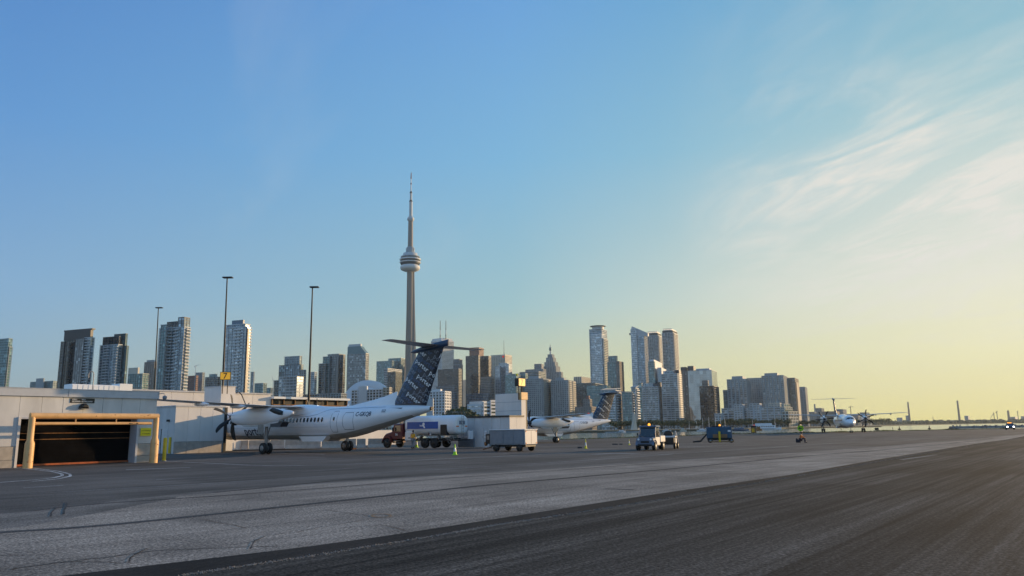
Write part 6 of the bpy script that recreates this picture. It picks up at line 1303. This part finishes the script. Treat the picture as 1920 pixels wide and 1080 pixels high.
# breakwater
a_ = at(1781, 800, 540); b_ = at(2300, 800, 640); ang_ = math.atan2(b_.y - a_.y, b_.x - a_.x); L_ = math.dist(a_[:2], b_[:2])
bw = empty('breakwater', (a_.x, a_.y, WZ), ang_, 'long dark breakwater in the bright water on the right', 'breakwater')
MB().prism([(-3, -1), (-1.2, 1.55), (1.2, 1.55), (3, -1)], 1, L_, 'x').build('wall', 'b_brown', bw); rk_ = MB(); r = random.Random(9)
for i in range(420): x_ = r.random()*L_*.9; s_ = r.uniform(.3, .8); T = Matrix.Translation((x_, r.uniform(-2.5, .6), r.uniform(.0, 1.8))) @ Euler((r.random()*6, r.random()*6, r.random()*6)).to_matrix().to_4x4() @ Matrix.Scale(s_, 4); rk_.bbox(-.8, .8, -.6, .6, -.5, .5, .15, T=T)
tag(rk_.build('rocks', 'b_brown', bw), kind='stuff')
for x_ in (6, 16, 17): MB().cyl((x_, 0, 1.5), (x_, 0, 4.2), .12, n=6).build('post', 'black', bw)
for px, y_, hpx, lb in ((1686, 500, 6, 'left dark navigation buoy on the bright water'), (1742.5, 520, 6, 'right dark navigation buoy on the bright water')):
    P = at(px, 800, y_); h_ = hpx*y_/1440; bo = empty('buoy', (P.x, P.y, WZ), 0, lb, 'buoy', 'navigation buoys'); MB().lathe([(.9, -.3), (1.1, .2), (.9, .6), (.35, .8)], 12).build('float', 'dark_metal', bo); MB().lathe([(.35, .8), (.14, h_*.8), (.3, h_*.85), (.25, h_), (.02, h_ + .1)], 8).build('tower', 'dark_metal', bo)
# boats
def sailboat(px, D_, ym, lb):
    P = at(px, 805, D_); s_ = empty('sailing_boat', (P.x, P.y, WZ), rnd.uniform(-.5, .5), lb, 'boat', 'moored sailing boats')
    MB().loft([[(x_, -w_, z_), (x_, -w_*.6, -.2), (x_, w_*.6, -.2), (x_, w_, z_)] for x_, w_, z_ in ((-4.5, 1.1, 1.1), (0, 1.5, 1.0), (3, 1.1, 1.2), (5.2, .1, 1.4))], smooth=False).build('hull', 'white_paint', s_)
    MB().bbox(-2.5, 1.5, -.8, .8, 1.0, 1.55, .1).build('cabin', 'white_paint', s_); MB().cyl((.5, 0, 1), (.5, 0, at(px, ym, D_).z - WZ), .13, .08, 6).build('mast', 'letter_white', s_); MB().cyl((.5, 0, 2.2), (-3.5, 0, 2.1), .12, n=6).build('boom', 'letter_white', s_)
for i, (px, ym) in enumerate(((1317, 783), (1329, 782), (1341, 782.5), (1351, 783), (1359, 782), (1292, 790), (1306, 791), (1411, 788), (1453, 786))):
    sailboat(px, 620 + 25*i if i < 7 else 760, ym, ['first tall mast boat right of the utility trailer', 'second tall mast boat, above a bright spot', 'middle boat of the five tall masts above the blue unit', 'fourth tall mast boat above the blue unit', 'fifth and rightmost tall mast boat above the blue unit', 'small mast boat in front of the dark narrow tower', 'small mast boat in front of the mirrored slab', 'mast boat behind the rusty cabinet', 'mast boat right of the white tour boat'][i])
P = at(1437, 803, 740); tb = empty('tour_boat', (P.x, P.y, WZ), R(-12), 'white two deck tour boat moored right of the rusty cabinet', 'boat')
MB().loft([[(x_, -w_, z_), (x_, -w_*.7, -.3), (x_, w_*.7, -.3), (x_, w_, z_)] for x_, w_, z_ in ((-13, 2.6, 1.6), (6, 2.8, 1.5), (13.5, .3, 2.2))], smooth=False).build('hull', 'white_paint', tb)
MB().bbox(-12, 8, -2.3, 2.3, 1.5, 4.0, .2).build('lower_deck', 'white_paint', tb); MB().bbox(-10, 5, -2.1, 2.1, 4.0, 6.0, .2).build('upper_deck', 'white_paint', tb)
for k in range(9): MB().box(-11 + k*2.05, -9.7 + k*2.05, -2.34, -2.3, 2.5, 3.4).build('window', 'dark_glass', tb)
for px, w_, h_, m_, lb in ((1388, 26, 4, 'pale_blue', 'low pale moored boat left of the rusty cabinet'), (1423, 10, 6, 'rust', 'small orange tent roofed boat beside the tour boat'), (1281, 10, 4.5, 'b_cream', 'pink and cream small boat hut near the trailer lid'), (1250, 14, 2.5, 'b_white', 'white motor boat above the utility cart bed'), (1213, 12, 2.5, 'b_white', 'white motor boat above the cart beacon'), (1166, 12, 2.2, 'b_white', 'white motor boat left of the utility cart')):
    P = at(px, 806, 600); k = 600/1440; L_ = w_*k*1.2; s_ = empty('motor_boat', (P.x, P.y, WZ), rnd.uniform(-.3, .3), lb, 'boat')
    MB().loft([[(x_*L_, -q_*L_, z_), (x_*L_, -q_*L_*.6, -.2), (x_*L_, q_*L_*.6, -.2), (x_*L_, q_*L_, z_)] for x_, q_, z_ in ((-.5, .15, 1.1), (.1, .16, 1.0), (.5, .01, 1.5))], smooth=False).build('hull', m_, s_); MB().bbox(-.35*L_, .2*L_, -.12*L_, .12*L_, 1., 1. + h_*k*.8, .1).build('cabin', m_, s_)
# floating marina quay and boardwalk edge
mb = MB(); a_ = at(1150, 808, 600); b_ = at(1480, 804, 900)
for i in range(26): P = a_.lerp(b_, i/25); mb.box(P.x - 6, P.x + 6, P.y - 1.2, P.y + 1.2, WZ, WZ + .8)
tag(mb.build('quay', 'b_grey'), 'grey quay edge along the city shore', kind='structure')
# ------------------------------------------------------------------ air
hz = bpy.data.materials.new('haze'); hz.use_nodes = True; t = hz.node_tree; t.nodes.remove(t.nodes['Principled BSDF'])
pv = t.nodes.new('ShaderNodeVolumePrincipled'); pv.inputs['Color'].default_value = (.84, .93, .92, 1); pv.inputs['Density'].default_value = 4.5e-5; pv.inputs['Anisotropy'].default_value = .25
t.links.new(pv.outputs[0], t.nodes['Material Output'].inputs['Volume'])
mb = MB().box(-7300, 11300, -300, 11300, WZ - 2.2, 570); o = mb.build('haze', hz); o['kind'] = 'stuff'
